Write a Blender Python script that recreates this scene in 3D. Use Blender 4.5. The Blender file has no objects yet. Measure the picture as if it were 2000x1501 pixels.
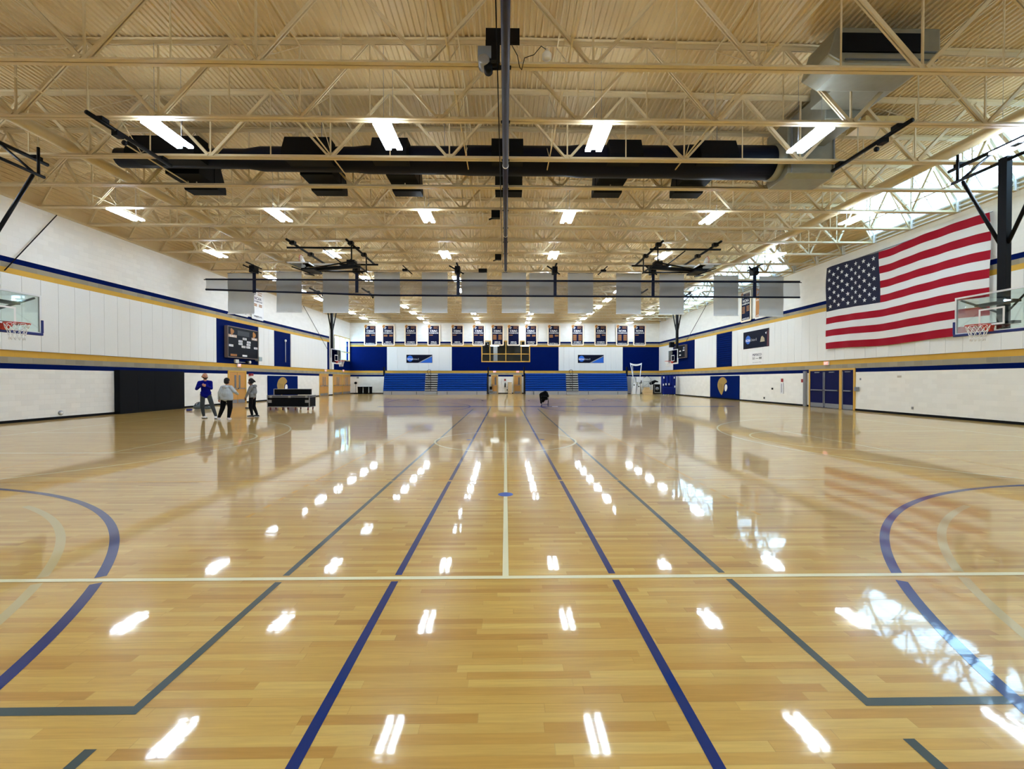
import bpy, bmesh, math, random
from mathutils import Vector, Matrix, noise as mnoise
R=random.Random(7)
S=bpy.context.scene; C=S.collection
# ---------------- camera, world, exposure ----------------
F=830.0; H=1.58; TH=math.atan(12.6/F); PT=math.atan(8.5/F)
cd=bpy.data.cameras.new('camera'); cd.sensor_width=36; cd.lens=F/2000*36; cd.clip_end=400; cd.clip_start=.05
cam=bpy.data.objects.new('camera',cd); C.objects.link(cam); S.camera=cam
fw=Vector((math.sin(TH)*math.cos(PT),math.cos(TH)*math.cos(PT),-math.sin(PT)))
cam.location=(0,0,H); cam.rotation_euler=fw.to_track_quat('-Z','Y').to_euler()
rt=fw.cross(Vector((0,0,1))).normalized(); up=rt.cross(fw)
w=bpy.data.worlds.new('sky'); S.world=w; w.use_nodes=True
bg=w.node_tree.nodes['Background']; bg.inputs[0].default_value=(.42,.72,1,1); bg.inputs[1].default_value=5.5
vs=S.view_settings; vs.view_transform='Standard'; vs.look='None'; vs.gamma=1; vs.use_curve_mapping=False; vs.exposure=1.27
S.cycles.max_bounces=8; S.cycles.diffuse_bounces=5; S.cycles.glossy_bounces=4; S.cycles.transparent_max_bounces=12
S.cycles.caustics_reflective=False; S.cycles.caustics_refractive=False; S.cycles.sample_clamp_indirect=6
LAMP=26.0
# where a sight line meets a known plane of the hall
def ray(u,v): return fw+rt*((u-1000)/F)+up*((750.5-v)/F)
def on_x(u,v,X):
    d=ray(u,v); t=X/d.x; return (d.y*t,H+d.z*t)
def on_y(u,v,Y):
    d=ray(u,v); t=Y/d.y; return (d.x*t,H+d.z*t)
def on_f(u,v):
    d=ray(u,v); t=-H/d.z; return (d.x*t,d.y*t)
XL=-18.2; XR=18.2; YF=50.0; YB=-9.0; WT=8.3
# ---------------- helpers ----------------
wl={}
class MB:
    def __init__(s): s.v=[];s.f=[];s.m=[];s.sm=[]
    def add(s,vs_,fs,mi=0,smooth=False):
        b=len(s.v); s.v+=[tuple(p) for p in vs_]
        for f in fs: s.f.append([b+i for i in f]); s.m.append(mi); s.sm.append(smooth)
        return s
    def box(s,x0,x1,y0,y1,z0,z1,mi=0):
        if x0>x1:x0,x1=x1,x0
        if y0>y1:y0,y1=y1,y0
        if z0>z1:z0,z1=z1,z0
        return s.add([(x0,y0,z0),(x1,y0,z0),(x1,y1,z0),(x0,y1,z0),(x0,y0,z1),(x1,y0,z1),(x1,y1,z1),(x0,y1,z1)],
          [(0,3,2,1),(4,5,6,7),(0,1,5,4),(1,2,6,5),(2,3,7,6),(3,0,4,7)],mi)
    def bar(s,p,q,w,h,mi=0,upv=(0,1,0)):   # rectangular bar from p to q; w along upv side, h other
        p=Vector(p);q=Vector(q);d=(q-p).normalized();a=Vector(upv);a=(a-d*a.dot(d)).normalized();b=d.cross(a)
        vs_=[]
        for c in(p,q):
            for sa,sb in((-1,-1),(1,-1),(1,1),(-1,1)): vs_.append(c+a*(sa*w/2)+b*(sb*h/2))
        return s.add(vs_,[(3,2,1,0),(4,5,6,7),(0,1,5,4),(1,2,6,5),(2,3,7,6),(3,0,4,7)],mi)
    def tube(s,pts,r,n=8,mi=0,caps=True,closed=False):
        pts=[Vector(p) for p in pts]; N=len(pts); rs=r if isinstance(r,(list,tuple)) else [r]*N
        vs_=[];fs=[];prev=None
        for i,p in enumerate(pts):
            if closed: d=(pts[(i+1)%N]-pts[i-1])
            else: d=(pts[min(i+1,N-1)]-pts[max(i-1,0)])
            d=d.normalized()
            if prev is None:
                a=Vector((0,0,1)) if abs(d.z)<.9 else Vector((1,0,0))
            else: a=prev
            a=(a-d*a.dot(d)).normalized(); prev=a; b=d.cross(a)
            for k in range(n):
                t=2*math.pi*k/n; vs_.append(p+a*(math.cos(t)*rs[i])+b*(math.sin(t)*rs[i]))
        for i in range(N if closed else N-1):
            j=(i+1)%N
            for k in range(n): fs.append((i*n+k,i*n+(k+1)%n,j*n+(k+1)%n,j*n+k))
        if caps and not closed:
            fs.append(tuple(range(n))[::-1]); fs.append(tuple((N-1)*n+k for k in range(n)))
        return s.add(vs_,fs,mi,True)
    def lathe(s,c,prof,n=20,mi=0,axis='z'):
        vs_=[];fs=[]
        for r,z in prof:
            for k in range(n):
                t=2*math.pi*k/n; a,b=r*math.cos(t),r*math.sin(t)
                vs_.append((c[0]+a,c[1]+b,c[2]+z) if axis=='z' else ((c[0]+z,c[1]+a,c[2]+b) if axis=='x' else (c[0]+b,c[1]+z,c[2]+a)))
        for i in range(len(prof)-1):
            for k in range(n): fs.append((i*n+k,i*n+(k+1)%n,(i+1)*n+(k+1)%n,(i+1)*n+k))
        fs.append(tuple(range(n))[::-1]); fs.append(tuple((len(prof)-1)*n+k for k in range(n)))
        return s.add(vs_,fs,mi,True)
    def prism(s,poly,h0,h1,axis='z',mi=0):  # poly 2D; axis of extrusion
        def P(a,b,h): return (a,b,h) if axis=='z' else ((h,a,b) if axis=='x' else (a,h,b))
        n=len(poly); vs_=[P(a,b,h0) for a,b in poly]+[P(a,b,h1) for a,b in poly]
        fs=[tuple(range(n))[::-1],tuple(range(n,2*n))]+[(i,(i+1)%n,n+(i+1)%n,n+i) for i in range(n)]
        return s.add(vs_,fs,mi)
    def build(s,name,mats,parent=None,loc=None,bev=0,label=None):
        if not isinstance(mats,(list,tuple)): mats=[mats]
        if parent is not None: o0=wl[parent.name]
        elif loc is not None: o0=Vector(loc)
        else:
            xs=[p[0] for p in s.v];ys=[p[1] for p in s.v];zs=[p[2] for p in s.v]
            o0=Vector(((min(xs)+max(xs))/2,(min(ys)+max(ys))/2,min(zs)))
        me=bpy.data.meshes.new(name); me.from_pydata([tuple(Vector(p)-o0) for p in s.v],[],s.f); 
        for m in mats: me.materials.append(m)
        me.polygons.foreach_set('material_index',s.m); me.polygons.foreach_set('use_smooth',s.sm); me.update()
        bm=bmesh.new(); bm.from_mesh(me); bmesh.ops.recalc_face_normals(bm,faces=bm.faces); bm.to_mesh(me); bm.free()
        o=bpy.data.objects.new(name,me); C.objects.link(o)
        if parent is not None: o.parent=parent
        else: o.location=o0
        wl[o.name]=o0
        if bev:
            b=o.modifiers.new('b','BEVEL'); b.width=bev; b.segments=2; b.limit_method='ANGLE'
        if label: o['label']=label
        return o
def B(*a,**k): return MB().box(*a,**k)
def tag(o,label,cat,group=None,kind=None):
    o['label']=label; o['category']=cat
    if group:o['group']=group
    if kind:o['kind']=kind
    return o
def thing(name,loc,label,cat,group=None,kind=None):
    o=bpy.data.objects.new(name,None); o.empty_display_size=.2; C.objects.link(o); o.location=loc; wl[o.name]=Vector(loc)
    return tag(o,label,cat,group,kind)
kids={}
def copy_tree(o,d,label=None,parent=None,top=True):
    c=o.copy(); C.objects.link(c)
    if top:
        c.location=Vector(o.location)+Vector(d)
        if label:c['label']=label
    else: c.parent=parent
    wl[c.name]=wl[o.name]+Vector(d)
    if o.name not in kids: kids[o.name]=list(o.children)
    for ch in kids[o.name]: copy_tree(ch,d,None,c,False)
    return c
# ---------------- materials ----------------
def mat(name,col,rough=.5,metal=0,emit=None,es=0,spec=.5,bump=None,coat=0):
    m=bpy.data.materials.new(name); m.use_nodes=True; nt=m.node_tree; p=nt.nodes['Principled BSDF']
    p.inputs['Base Color'].default_value=(*col,1); p.inputs['Roughness'].default_value=rough; p.inputs['Metallic'].default_value=metal
    p.inputs['Specular IOR Level'].default_value=spec; p.inputs['Coat Weight'].default_value=coat
    if emit: p.inputs['Emission Color'].default_value=(*emit,1); p.inputs['Emission Strength'].default_value=es
    if bump:
        sc,dist,cv=bump; g=nt.nodes.new('ShaderNodeNewGeometry'); n=nt.nodes.new('ShaderNodeTexNoise'); n.inputs['Scale'].default_value=sc; n.inputs['Detail'].default_value=4
        nt.links.new(g.outputs['Position'],n.inputs['Vector']); b=nt.nodes.new('ShaderNodeBump'); b.inputs['Distance'].default_value=dist; b.inputs['Strength'].default_value=.6
        nt.links.new(n.outputs['Fac'],b.inputs['Height']); nt.links.new(b.outputs[0],p.inputs['Normal'])
        if cv:
            r=nt.nodes.new('ShaderNodeMix'); r.data_type='RGBA'; r.inputs['A'].default_value=(*[c*(1-cv) for c in col],1); r.inputs['B'].default_value=(*[min(1,c*(1+cv)) for c in col],1)
            nt.links.new(n.outputs['Fac'],r.inputs['Factor']); nt.links.new(r.outputs['Result'],p.inputs['Base Color'])
    return m
def srgb(r,g,b):
    f=lambda c:(c/255/12.92 if c/255<=.04045 else ((c/255+.055)/1.055)**2.4)
    return (f(r),f(g),f(b))
def block(name,col,axis,mort=.965,bw=.406,rh=.203,var=.03,bd=.0018,rough=.6):
    # concrete block coursing; axis 'x': wall in the YZ plane, 'y': wall in the XZ plane
    m=mat(name,col,rough); nt=m.node_tree; L=nt.links.new; p=nt.nodes['Principled BSDF']
    g=nt.nodes.new('ShaderNodeNewGeometry'); sx=nt.nodes.new('ShaderNodeSeparateXYZ'); L(g.outputs['Position'],sx.inputs[0])
    cx=nt.nodes.new('ShaderNodeCombineXYZ'); L(sx.outputs['Y' if axis=='x' else 'X'],cx.inputs[0]); L(sx.outputs['Z'],cx.inputs[1])
    br=nt.nodes.new('ShaderNodeTexBrick'); L(cx.outputs[0],br.inputs['Vector']); br.inputs['Scale'].default_value=1
    br.inputs['Brick Width'].default_value=bw; br.inputs['Row Height'].default_value=rh; br.inputs['Mortar Size'].default_value=.006
    br.inputs['Mortar Smooth'].default_value=.5
    br.inputs['Color1'].default_value=(*[c*(1-var) for c in col],1); br.inputs['Color2'].default_value=(*[min(1,c*(1+var)) for c in col],1); br.inputs['Mortar'].default_value=(*[c*mort for c in col],1)
    L(br.outputs['Color'],p.inputs['Base Color'])
    b=nt.nodes.new('ShaderNodeBump'); b.inputs['Distance'].default_value=bd; b.invert=True; L(br.outputs['Fac'],b.inputs['Height']); L(b.outputs[0],p.inputs['Normal'])
    return m
def floor_finish(m,basecol=None):
    nt=m.node_tree; L=nt.links.new; p=nt.nodes['Principled BSDF']
    p.inputs['Roughness'].default_value=.28; p.inputs['Specular IOR Level'].default_value=.15
    p.inputs['Coat Weight'].default_value=.72; p.inputs['Coat Roughness'].default_value=.042; p.inputs['Coat IOR'].default_value=1.5
    g=nt.nodes.new('ShaderNodeNewGeometry'); mp=nt.nodes.new('ShaderNodeMapping'); mp.inputs['Scale'].default_value=(1.1,3.6,1)
    L(g.outputs['Position'],mp.inputs['Vector']); n=nt.nodes.new('ShaderNodeTexNoise'); n.inputs['Scale'].default_value=1.0; n.inputs['Detail'].default_value=2; n.inputs['Roughness'].default_value=.45
    L(mp.outputs[0],n.inputs['Vector']); b=nt.nodes.new('ShaderNodeBump'); b.inputs['Strength'].default_value=1; b.inputs['Distance'].default_value=.0008
    L(n.outputs['Fac'],b.inputs['Height'])
    mp2=nt.nodes.new('ShaderNodeMapping'); mp2.inputs['Scale'].default_value=(9,26,1); L(g.outputs['Position'],mp2.inputs['Vector'])
    n2=nt.nodes.new('ShaderNodeTexNoise'); n2.inputs['Scale'].default_value=1; n2.inputs['Detail'].default_value=2; L(mp2.outputs[0],n2.inputs['Vector'])
    b2=nt.nodes.new('ShaderNodeBump'); b2.inputs['Strength'].default_value=1; b2.inputs['Distance'].default_value=.0001; L(n2.outputs['Fac'],b2.inputs['Height']); L(b.outputs[0],b2.inputs['Normal'])
    L(b2.outputs[0],p.inputs['Coat Normal']); L(b2.outputs[0],p.inputs['Normal'])
    return g
def wood_floor():
    m=mat('maple_floor',(.6,.4,.2)); nt=m.node_tree; L=nt.links.new; p=nt.nodes['Principled BSDF']; g=floor_finish(m)
    def mth(op,a,b=None,c=None):
        n=nt.nodes.new('ShaderNodeMath'); n.operation=op
        for i,x in enumerate((a,b,c)):
            if x is None: continue
            if isinstance(x,(int,float)): n.inputs[i].default_value=x
            else: L(x,n.inputs[i])
        return n.outputs[0]
    sx=nt.nodes.new('ShaderNodeSeparateXYZ'); L(g.outputs['Position'],sx.inputs[0]); x,y=sx.outputs[0],sx.outputs[1]
    rw=mth('DIVIDE',y,.0572); row=mth('FLOOR',rw)
    wn=nt.nodes.new('ShaderNodeTexWhiteNoise'); wn.noise_dimensions='1D'; L(row,wn.inputs['W'])
    L2=mth('ADD',mth('MULTIPLY',wn.outputs['Value'],.9),.45)
    cx=mth('DIVIDE',mth('ADD',x,mth('MULTIPLY',wn.outputs['Value'],37.7)),L2); col=mth('FLOOR',cx)
    cb=nt.nodes.new('ShaderNodeCombineXYZ'); L(row,cb.inputs[0]); L(col,cb.inputs[1])
    w2=nt.nodes.new('ShaderNodeTexWhiteNoise'); w2.noise_dimensions='3D'; L(cb.outputs[0],w2.inputs['Vector'])
    cr=nt.nodes.new('ShaderNodeValToRGB'); e=cr.color_ramp.elements
    e[0].position=0; e[0].color=(*srgb(178,134,64),1); e[1].position=1; e[1].color=(*srgb(208,174,98),1)
    for pos,c in((.06,(187,144,70)),(.3,(195,155,79)),(.7,(200,162,85))):
        k=e.new(pos); k.color=(*srgb(*c),1)
    L(w2.outputs['Value'],cr.inputs[0])
    # grain
    mp=nt.nodes.new('ShaderNodeMapping'); mp.inputs['Scale'].default_value=(2.2,38,1); L(g.outputs['Position'],mp.inputs['Vector'])
    ad=nt.nodes.new('ShaderNodeVectorMath'); ad.operation='ADD'; L(mp.outputs[0],ad.inputs[0]); L(w2.outputs['Color'],ad.inputs[1])
    gn=nt.nodes.new('ShaderNodeTexNoise'); gn.inputs['Scale'].default_value=1.6; gn.inputs['Detail'].default_value=5; gn.inputs['Distortion'].default_value=.6; L(ad.outputs[0],gn.inputs['Vector'])
    gr=nt.nodes.new('ShaderNodeMapRange'); gr.inputs['From Min'].default_value=.3; gr.inputs['From Max'].default_value=.75; gr.inputs['To Min'].default_value=1.07; gr.inputs['To Max'].default_value=.88; L(gn.outputs['Fac'],gr.inputs['Value'])
    # broad tone variation between laid panels
    bn=nt.nodes.new('ShaderNodeTexNoise'); bn.inputs['Scale'].default_value=.25; bn.inputs['Detail'].default_value=2; L(g.outputs['Position'],bn.inputs['Vector'])
    bm_=nt.nodes.new('ShaderNodeMapRange'); bm_.inputs['To Min'].default_value=.9; bm_.inputs['To Max'].default_value=1.1; L(bn.outputs['Fac'],bm_.inputs['Value'])
    # seams
    fr=mth('FRACT',rw); s1=mth('LESS_THAN',fr,.035); fx=mth('FRACT',cx); s2=mth('LESS_THAN',fx,.004)
    wide=mth('LESS_THAN',mth('FRACT',mth('DIVIDE',row,9.0)),.05)
    s3=mth('MULTIPLY',mth('LESS_THAN',fr,.06),wide)
    seam=mth('ADD',mth('MULTIPLY',mth('MAXIMUM',s1,s2),.16),mth('MULTIPLY',s3,.18))
    k=mth('MULTIPLY',mth('MULTIPLY',gr.outputs[0],bm_.outputs[0]),mth('SUBTRACT',1,seam))
    mx=nt.nodes.new('ShaderNodeVectorMath'); mx.operation='SCALE'; L(cr.outputs[0],mx.inputs[0]); L(k,mx.inputs['Scale']); L(mx.outputs[0],p.inputs['Base Color'])
    return m
def glass(name,tint=(.9,.97,.96),amt=1.0):
    m=bpy.data.materials.new(name); m.use_nodes=True; nt=m.node_tree; nt.nodes.clear(); o=nt.nodes.new('ShaderNodeOutputMaterial')
    t=nt.nodes.new('ShaderNodeBsdfTransparent'); t.inputs[0].default_value=(*tint,1); g=nt.nodes.new('ShaderNodeBsdfGlossy'); g.inputs['Roughness'].default_value=.02; g.inputs[0].default_value=(1,1,1,1)
    fr=nt.nodes.new('ShaderNodeFresnel'); fr.inputs[0].default_value=1.45; mx=nt.nodes.new('ShaderNodeMixShader')
    ml=nt.nodes.new('ShaderNodeMath'); ml.operation='MULTIPLY'; ml.inputs[1].default_value=amt; nt.links.new(fr.outputs[0],ml.inputs[0]); nt.links.new(ml.outputs[0],mx.inputs[0]); nt.links.new(t.outputs[0],mx.inputs[1]); nt.links.new(g.outputs[0],mx.inputs[2]); nt.links.new(mx.outputs[0],o.inputs[0]); return m
def sheer(name,col,alpha):
    m=mat(name,col,.8); p=m.node_tree.nodes['Principled BSDF']; p.inputs['Alpha'].default_value=alpha; return m
CREAM=mat('cream_steel',srgb(206,188,150),.42,bump=(14,.002,.05))
DECK=mat('cream_deck',srgb(205,182,138),.5,bump=(3,.003,.05))
WX=block('white_block_x',srgb(238,237,232),'x'); WY=block('white_block_y',srgb(238,237,232),'y')
SX=block('stone_x',srgb(150,143,125),'x',1.25,.406,.203,.12,.006,.8); SY=block('stone_y',srgb(150,143,125),'y',1.25,.406,.203,.12,.006,.8)
GX=block('gold_x',srgb(206,160,52),'x'); GY=block('gold_y',srgb(206,160,52),'y')
NX=block('navy_x',srgb(0,20,80),'x',.8); NY=block('navy_y',srgb(0,20,80),'y',.8)
for q_ in(NX,NY): q_.node_tree.nodes['Principled BSDF'].inputs['Specular IOR Level'].default_value=.03
NAVYP=mat('navy_panel',srgb(0,26,90),.7,spec=.03,bump=(60,.002,.08)); WPAN=mat('white_panel',srgb(232,233,231),.75,bump=(40,.003,.04))
NAVY=mat('navy_paint',srgb(5,9,34),.45,spec=.15); BLACK=mat('black_vinyl',srgb(11,12,16),.6,spec=.12); BLKM=mat('black_steel',srgb(9,9,13),.45,spec=.15)
STEEL=mat('grey_steel',srgb(150,152,156),.35,.6); GALV=mat('galvanised',srgb(150,150,138),.42,.55,bump=(6,.003,.12)); WHITE=mat('white_paint',srgb(235,235,235),.5)
WPAINT=mat('white_steel',srgb(225,228,232),.4)
OAK=mat('oak_door',srgb(196,142,70),.45,bump=(20,.001,.10)); GOLDP=mat('gold_frame',srgb(205,160,66),.45); TAN=mat('tan_frame',srgb(205,178,118),.45)
RED=mat('rim_red',srgb(200,52,36),.4); NET=mat('net_white',srgb(240,240,240),.7); GLS=glass('board_glass',(.86,.94,.93)); WGL=glass('window_glass',(.9,.96,.97))
SKG=glass('skylight_glass',(.96,.98,1),.2)
LIT=mat('lamp',(1,1,1),emit=(.685,.835,1.01),es=LAMP); EXIT=mat('exit_face',(.9,.3,.25),emit=(1,.22,.18),es=.34); WLIT=mat('white_letter_lit',(.9,.9,.9),emit=(1,.6,.55),es=.4)
GREYV=mat('grey_vinyl',srgb(200,204,206),.6,bump=(2.5,.02,.05)); MESH=sheer('curtain_mesh',srgb(84,86,94),.5)
TEXTW=mat('white_ink',srgb(240,240,240),.6); TEXTN=mat('navy_ink',srgb(20,26,80),.6); TEXTG=mat('gold_ink',srgb(160,106,52),.6); NAVYB=mat('banner_navy',srgb(8,14,50),.6,spec=.1)
BORDER=mat('banner_border',srgb(250,234,208),.6); ORANGE=mat('banner_gold',srgb(180,118,46),.6); SKYB=mat('sign_blue',srgb(20,98,205),.6); GREYI=mat('grey_ink',srgb(150,155,165),.6)
SEAT=mat('bleacher_blue',srgb(0,54,142),.5,spec=.12); TREAD=mat('aisle_grey',srgb(165,168,172),.5); SKIRT=mat('skirt_grey',srgb(150,152,160),.5)
def lit(): pass
# ================= the setting =================
FLOORM=wood_floor()
fl=MB().box(-18.6,18.6,YB-.4,56.5,-.2,0).build('floor',FLOORM,loc=(0,0,0)); tag(fl,'glossy honey-coloured maple gym floor','floor',kind='structure')
def lmat(n,c):
    m=mat(n,c,.4); floor_finish(m); m.node_tree.nodes['Principled BSDF'].inputs['Base Color'].default_value=(*c,1); return m
LW=lmat('line_cream',srgb(232,228,190)); LB=lmat('line_blue',srgb(0,36,104)); LG=lmat('line_grey',srgb(62,76,76)); LY=lmat('line_gold',srgb(206,152,30)); LF=lmat('line_faded',srgb(188,170,118)); DOT=lmat('dot_blue',srgb(20,92,190))
lines={}
def lb(key): 
    return lines.setdefault(key,MB())
LC=[0]
def hz_(k): LC[0]+=1; return HT[k]+(LC[0]%7)*.00004
HT={'w':.0022,'b':.0014,'g':.0012,'y':.0017,'f':.0010,'d':.0026}
def rect(k,x0,x1,y0,y1): z=hz_(k); lb(k).add([(x0,y0,z),(x1,y0,z),(x1,y1,z),(x0,y1,z)],[(0,1,2,3)])
def vline(k,x,y0,y1,w=.05): rect(k,x-w/2,x+w/2,y0,y1)
def hline(k,y,x0,x1,w=.05): rect(k,x0,x1,y-w/2,y+w/2)
def arc(k,cx,cy,r,a0,a1,w=.05,n=72):
    z=hz_(k); vs_=[]
    for i in range(n+1):
        a=math.radians(a0+(a1-a0)*i/n)
        for rr in(r-w/2,r+w/2): vs_.append((cx+rr*math.cos(a),cy+rr*math.sin(a),z))
    lb(k).add(vs_,[(2*i,2*i+1,2*i+3,2*i+2) for i in range(n)])
def disc(k,cx,cy,r,n=32):
    z=hz_(k); lb(k).add([(cx+r*math.cos(2*math.pi*i/n),cy+r*math.sin(2*math.pi*i/n),z) for i in range(n)],[tuple(range(n))])
YC=11.17; Y0=YC-7.78; Y1=YC+7.3
g=.055
# main cross court
hline('w',Y0,-14.3,14.3); hline('w',Y1,-14.3,14.3)
for s in(-1,1):
    vline('w',s*14.3,Y0,Y1)
    hline('w',YC-1.83,s*8.6,s*14.3) ; hline('w',YC+1.83,s*8.6,s*14.3); vline('w',s*8.6,YC-1.83,YC+1.83)
    arc('w',s*8.6,YC,1.83,90 if s>0 else -90,270 if s>0 else 90)
    arc('w',s*12.55,YC,6.2,90 if s>0 else -90,270 if s>0 else 90)
    for yy in(YC-6.2,YC+6.2): hline('w',yy,s*12.55,s*14.3)
vline('w',0,Y0+.025,Y1-.025); arc('w',0,YC,1.83,0,360)
disc('d',0,5.86,.105)
for x in(-.97,.97): disc('d',x,YC+.1,.07)
# gold volleyball court
hline('y',6.67,-9,-.93); hline('y',6.67,-.81,.81); hline('y',6.67,.93,9); hline('y',15.67,-9,9)
for s in(-1,1):
    vline('y',s*9,6.67,15.67); vline('y',s*2.98,6.67,15.67)
    for k in range(5): vline('y',s*2.98,4.92+.35*k,5.07+.35*k)
# blue courts
def blue_seg(x):
    for a,b in((-3,Y0-g),(Y0+g,6.67-.04),(6.67+.04,Y1-g),(Y1+g,25.1)): vline('b',x,a,b,.055)
for s in(-1,1): blue_seg(s*.87)
hline('b',25.4,-7.6,13.8,.6)
for s in(-1,1):
    base=(180 if s>0 else 0)
    def aang(y): return math.degrees(math.asin((y-(-.1))/6.5))
    a1=aang(Y0-g); a2=aang(Y0+g)
    if s<0: arc('b',-8.7,-.1,6.5,-60,a1,.075); arc('b',-8.7,-.1,6.5,a2,90,.075); arc('f',-8.7,-.1,6.12,-60,math.degrees(math.asin((Y0-g+.1)/6.12)),.07); arc('f',-8.7,-.1,6.12,math.degrees(math.asin((Y0+g+.1)/6.12)),64,.07)
    else:
        arc('b',8.55,-.1,6.4,180+60,180-a1,.075); arc('b',8.55,-.1,6.4,180-a2,90,.075); arc('f',8.65,-.1,6.05,180+60,180-math.degrees(math.asin((Y0-g+.1)/6.05)),.07); arc('f',8.65,-.1,6.05,180-math.degrees(math.asin((Y0+g+.1)/6.05)),118,.07)
    arc('b',s*8.3,25.0,6.2,180-75 if s>0 else -75,180+75 if s>0 else 75,.09)
# grey courts
for s in(-1,1):
    for a,b in((2.019,Y0-g),(Y0+g,9.5),(9.5,Y1),(Y1,23.5)): vline('g',s*1.775,a,b,.052)
    hline('g',2.045,s*1.801,s*9,.052); vline('g',s*1.775,-3,1.83,.052)
# far cross court
YD=32.9; hline('w',YD+7.5,-13,13); 
for s in(-1,1):
    arc('w',s*12.55,YD,6.2,90 if s>0 else -90,270 if s>0 else 90); hline('b',YD-1.83,s*8.6,s*14.3); hline('b',YD+1.83,s*8.6,s*14.3); vline('b',s*8.6,YD-1.83,YD+1.83)
    arc('b',s*8.6,YD,1.83,90 if s>0 else -90,270 if s>0 else 90)
arc('b',0,YD,1.83,0,360)
for k,nm,m in(('w','cream_court_line',LW),('b','blue_court_line',LB),('g','grey_court_line',LG),('y','gold_court_line',LY),('f','faded_court_line',LF),('d','blue_floor_dot',DOT)):
    lines[k].build(nm,m,fl)
# ---- walls ----
def wall_grid(name,axis,c,out,ab,zb,fn,mats,label):
    m=MB()
    for i in range(len(ab)-1):
        for j in range(len(zb)-1):
            a0,a1,z0,z1=ab[i],ab[i+1],zb[j],zb[j+1]; k=fn((a0+a1)/2,(z0+z1)/2)
            if k is None: continue
            if axis=='x': m.box(c,c+out*.35,a0,a1,z0,z1,k)
            else: m.box(a0,a1,c,c+out*.35,z0,z1,k)
    o=m.build(name,mats,loc=(c,0,0) if axis=='x' else (0,c,0)); return tag(o,label,'wall',kind='structure')
ZB=[0,2.0,2.2,2.44,2.68,3.77,5.49,5.7,5.89,6.09,6.4,8.3,8.78]
def band(z):
    return 0 if z<2.0 else 1 if z<2.2 else 2 if z<2.44 else 3 if z<2.68 else 1 if z<5.49 else 3 if z<5.7 else 2 if z<5.89 else 1 if z<6.09 else 0 if z<8.3 else 4
LYs=[YB,44.5,45.4,49.85,50.4]
def fL(y,z):
    if 45.4<y<49.85 and 3.77<z<6.4: return None
    if y>44.5 and 2.68<z<6.09: return 1
    return band(z)
wallL=wall_grid('wall_left','x',XL,-1,LYs,ZB,fL,[WX,NX,SX,GX,DECK],'white block left wall with navy, stone and gold stripes')
wallR=wall_grid('wall_right','x',XR,1,[YB,50.4],ZB,lambda y,z:band(z),[WX,NX,SX,GX,DECK],'white block right wall with navy, stone and gold stripes')
XW0,_=on_y(940.5,690,YF); XW1,_=on_y(1035,690,YF)
ZF=[0,2.0,2.2,2.44,2.68,3.72,5.49,5.7,5.89,6.09,6.2,8.3,10.6]
def fF(x,z):
    if XW0<x<XW1 and 3.72<z<6.2: return None
    return band(z)
wallF=wall_grid('wall_back','y',YF,1,[XL-.4,XW0,XW1,XR+.4],ZF,fF,[WY,NY,SY,GY,DECK],'far end wall with navy blocks and white panels')
wallB=MB().box(XL-.4,XR+.4,YB-.35,YB,0,10.7).build('wall_front',WY,loc=(0,YB,0)); tag(wallB,'white block wall behind the camera','wall',kind='structure')
def panels(parent,axis,c,inn,a0,a1,ph=None,w=.655,z0=2.68,z1=5.49):
    m=MB(); 
    import math as _m
    st=[a0]; t=(ph if ph is not None else a0)
    k=_m.floor((a0-t)/w)+1
    while t+k*w<a1-.04:
        if t+k*w>a0+.04: st.append(t+k*w)
        k+=1
    st.append(a1)
    for p,q in zip(st[:-1],st[1:]):
        p2=p+.006; q2=q-.006
        if axis=='x': m.box(c,c+inn*.06,p2,q2,z0+.01,z1-.01)
        else: m.box(p2,q2,c,c+inn*.06,z0+.01,z1-.01)
    return m.build('acoustic_panel',WPAN,parent)
def yl(u,v=690): return on_x(u,v,XL)[0]
def yr(u,v=690): return on_x(u,v,XR)[0]
def xf(u,v=690): return on_y(u,v,YF)[0]
panels(wallL,'x',XL,1,YB,yl(421),15.59); panels(wallL,'x',XL,1,yl(504),yl(534)); panels(wallL,'x',XL,1,yl(567),yl(638))
panels(wallR,'x',XR,-1,YB,yr(1431),15.3); panels(wallR,'x',XR,-1,yr(1400),yr(1358)); panels(wallR,'x',XR,-1,yr(1315),50)
panels(wallF,'y',YF,-1,xf(756),xf(882.5),None,1.22); panels(wallF,'y',YF,-1,xf(1091),xf(1216),None,.62)
MB().box(XL,XL+.3,44.2,44.6,2.7,8.3).build('pilaster',WX,wallL)
m=MB(); y0,y1=yr(1431),yr(1400); k=0
z=2.75
while z<5.4: m.box(XR-.04,XR,y1+.05 if y1<y0 else y0+.05,max(y0,y1)-.05,z,z+.12); z+=.175
# (slatted navy section sits between two white panel runs)
m=MB(); z=2.75
while z<5.4: m.box(XR-.04,XR,min(y0,y1)+.05,max(y0,y1)-.05,z,z+.13); z+=.175
m.build('slatted_panel',NAVYP,wallR)
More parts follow.
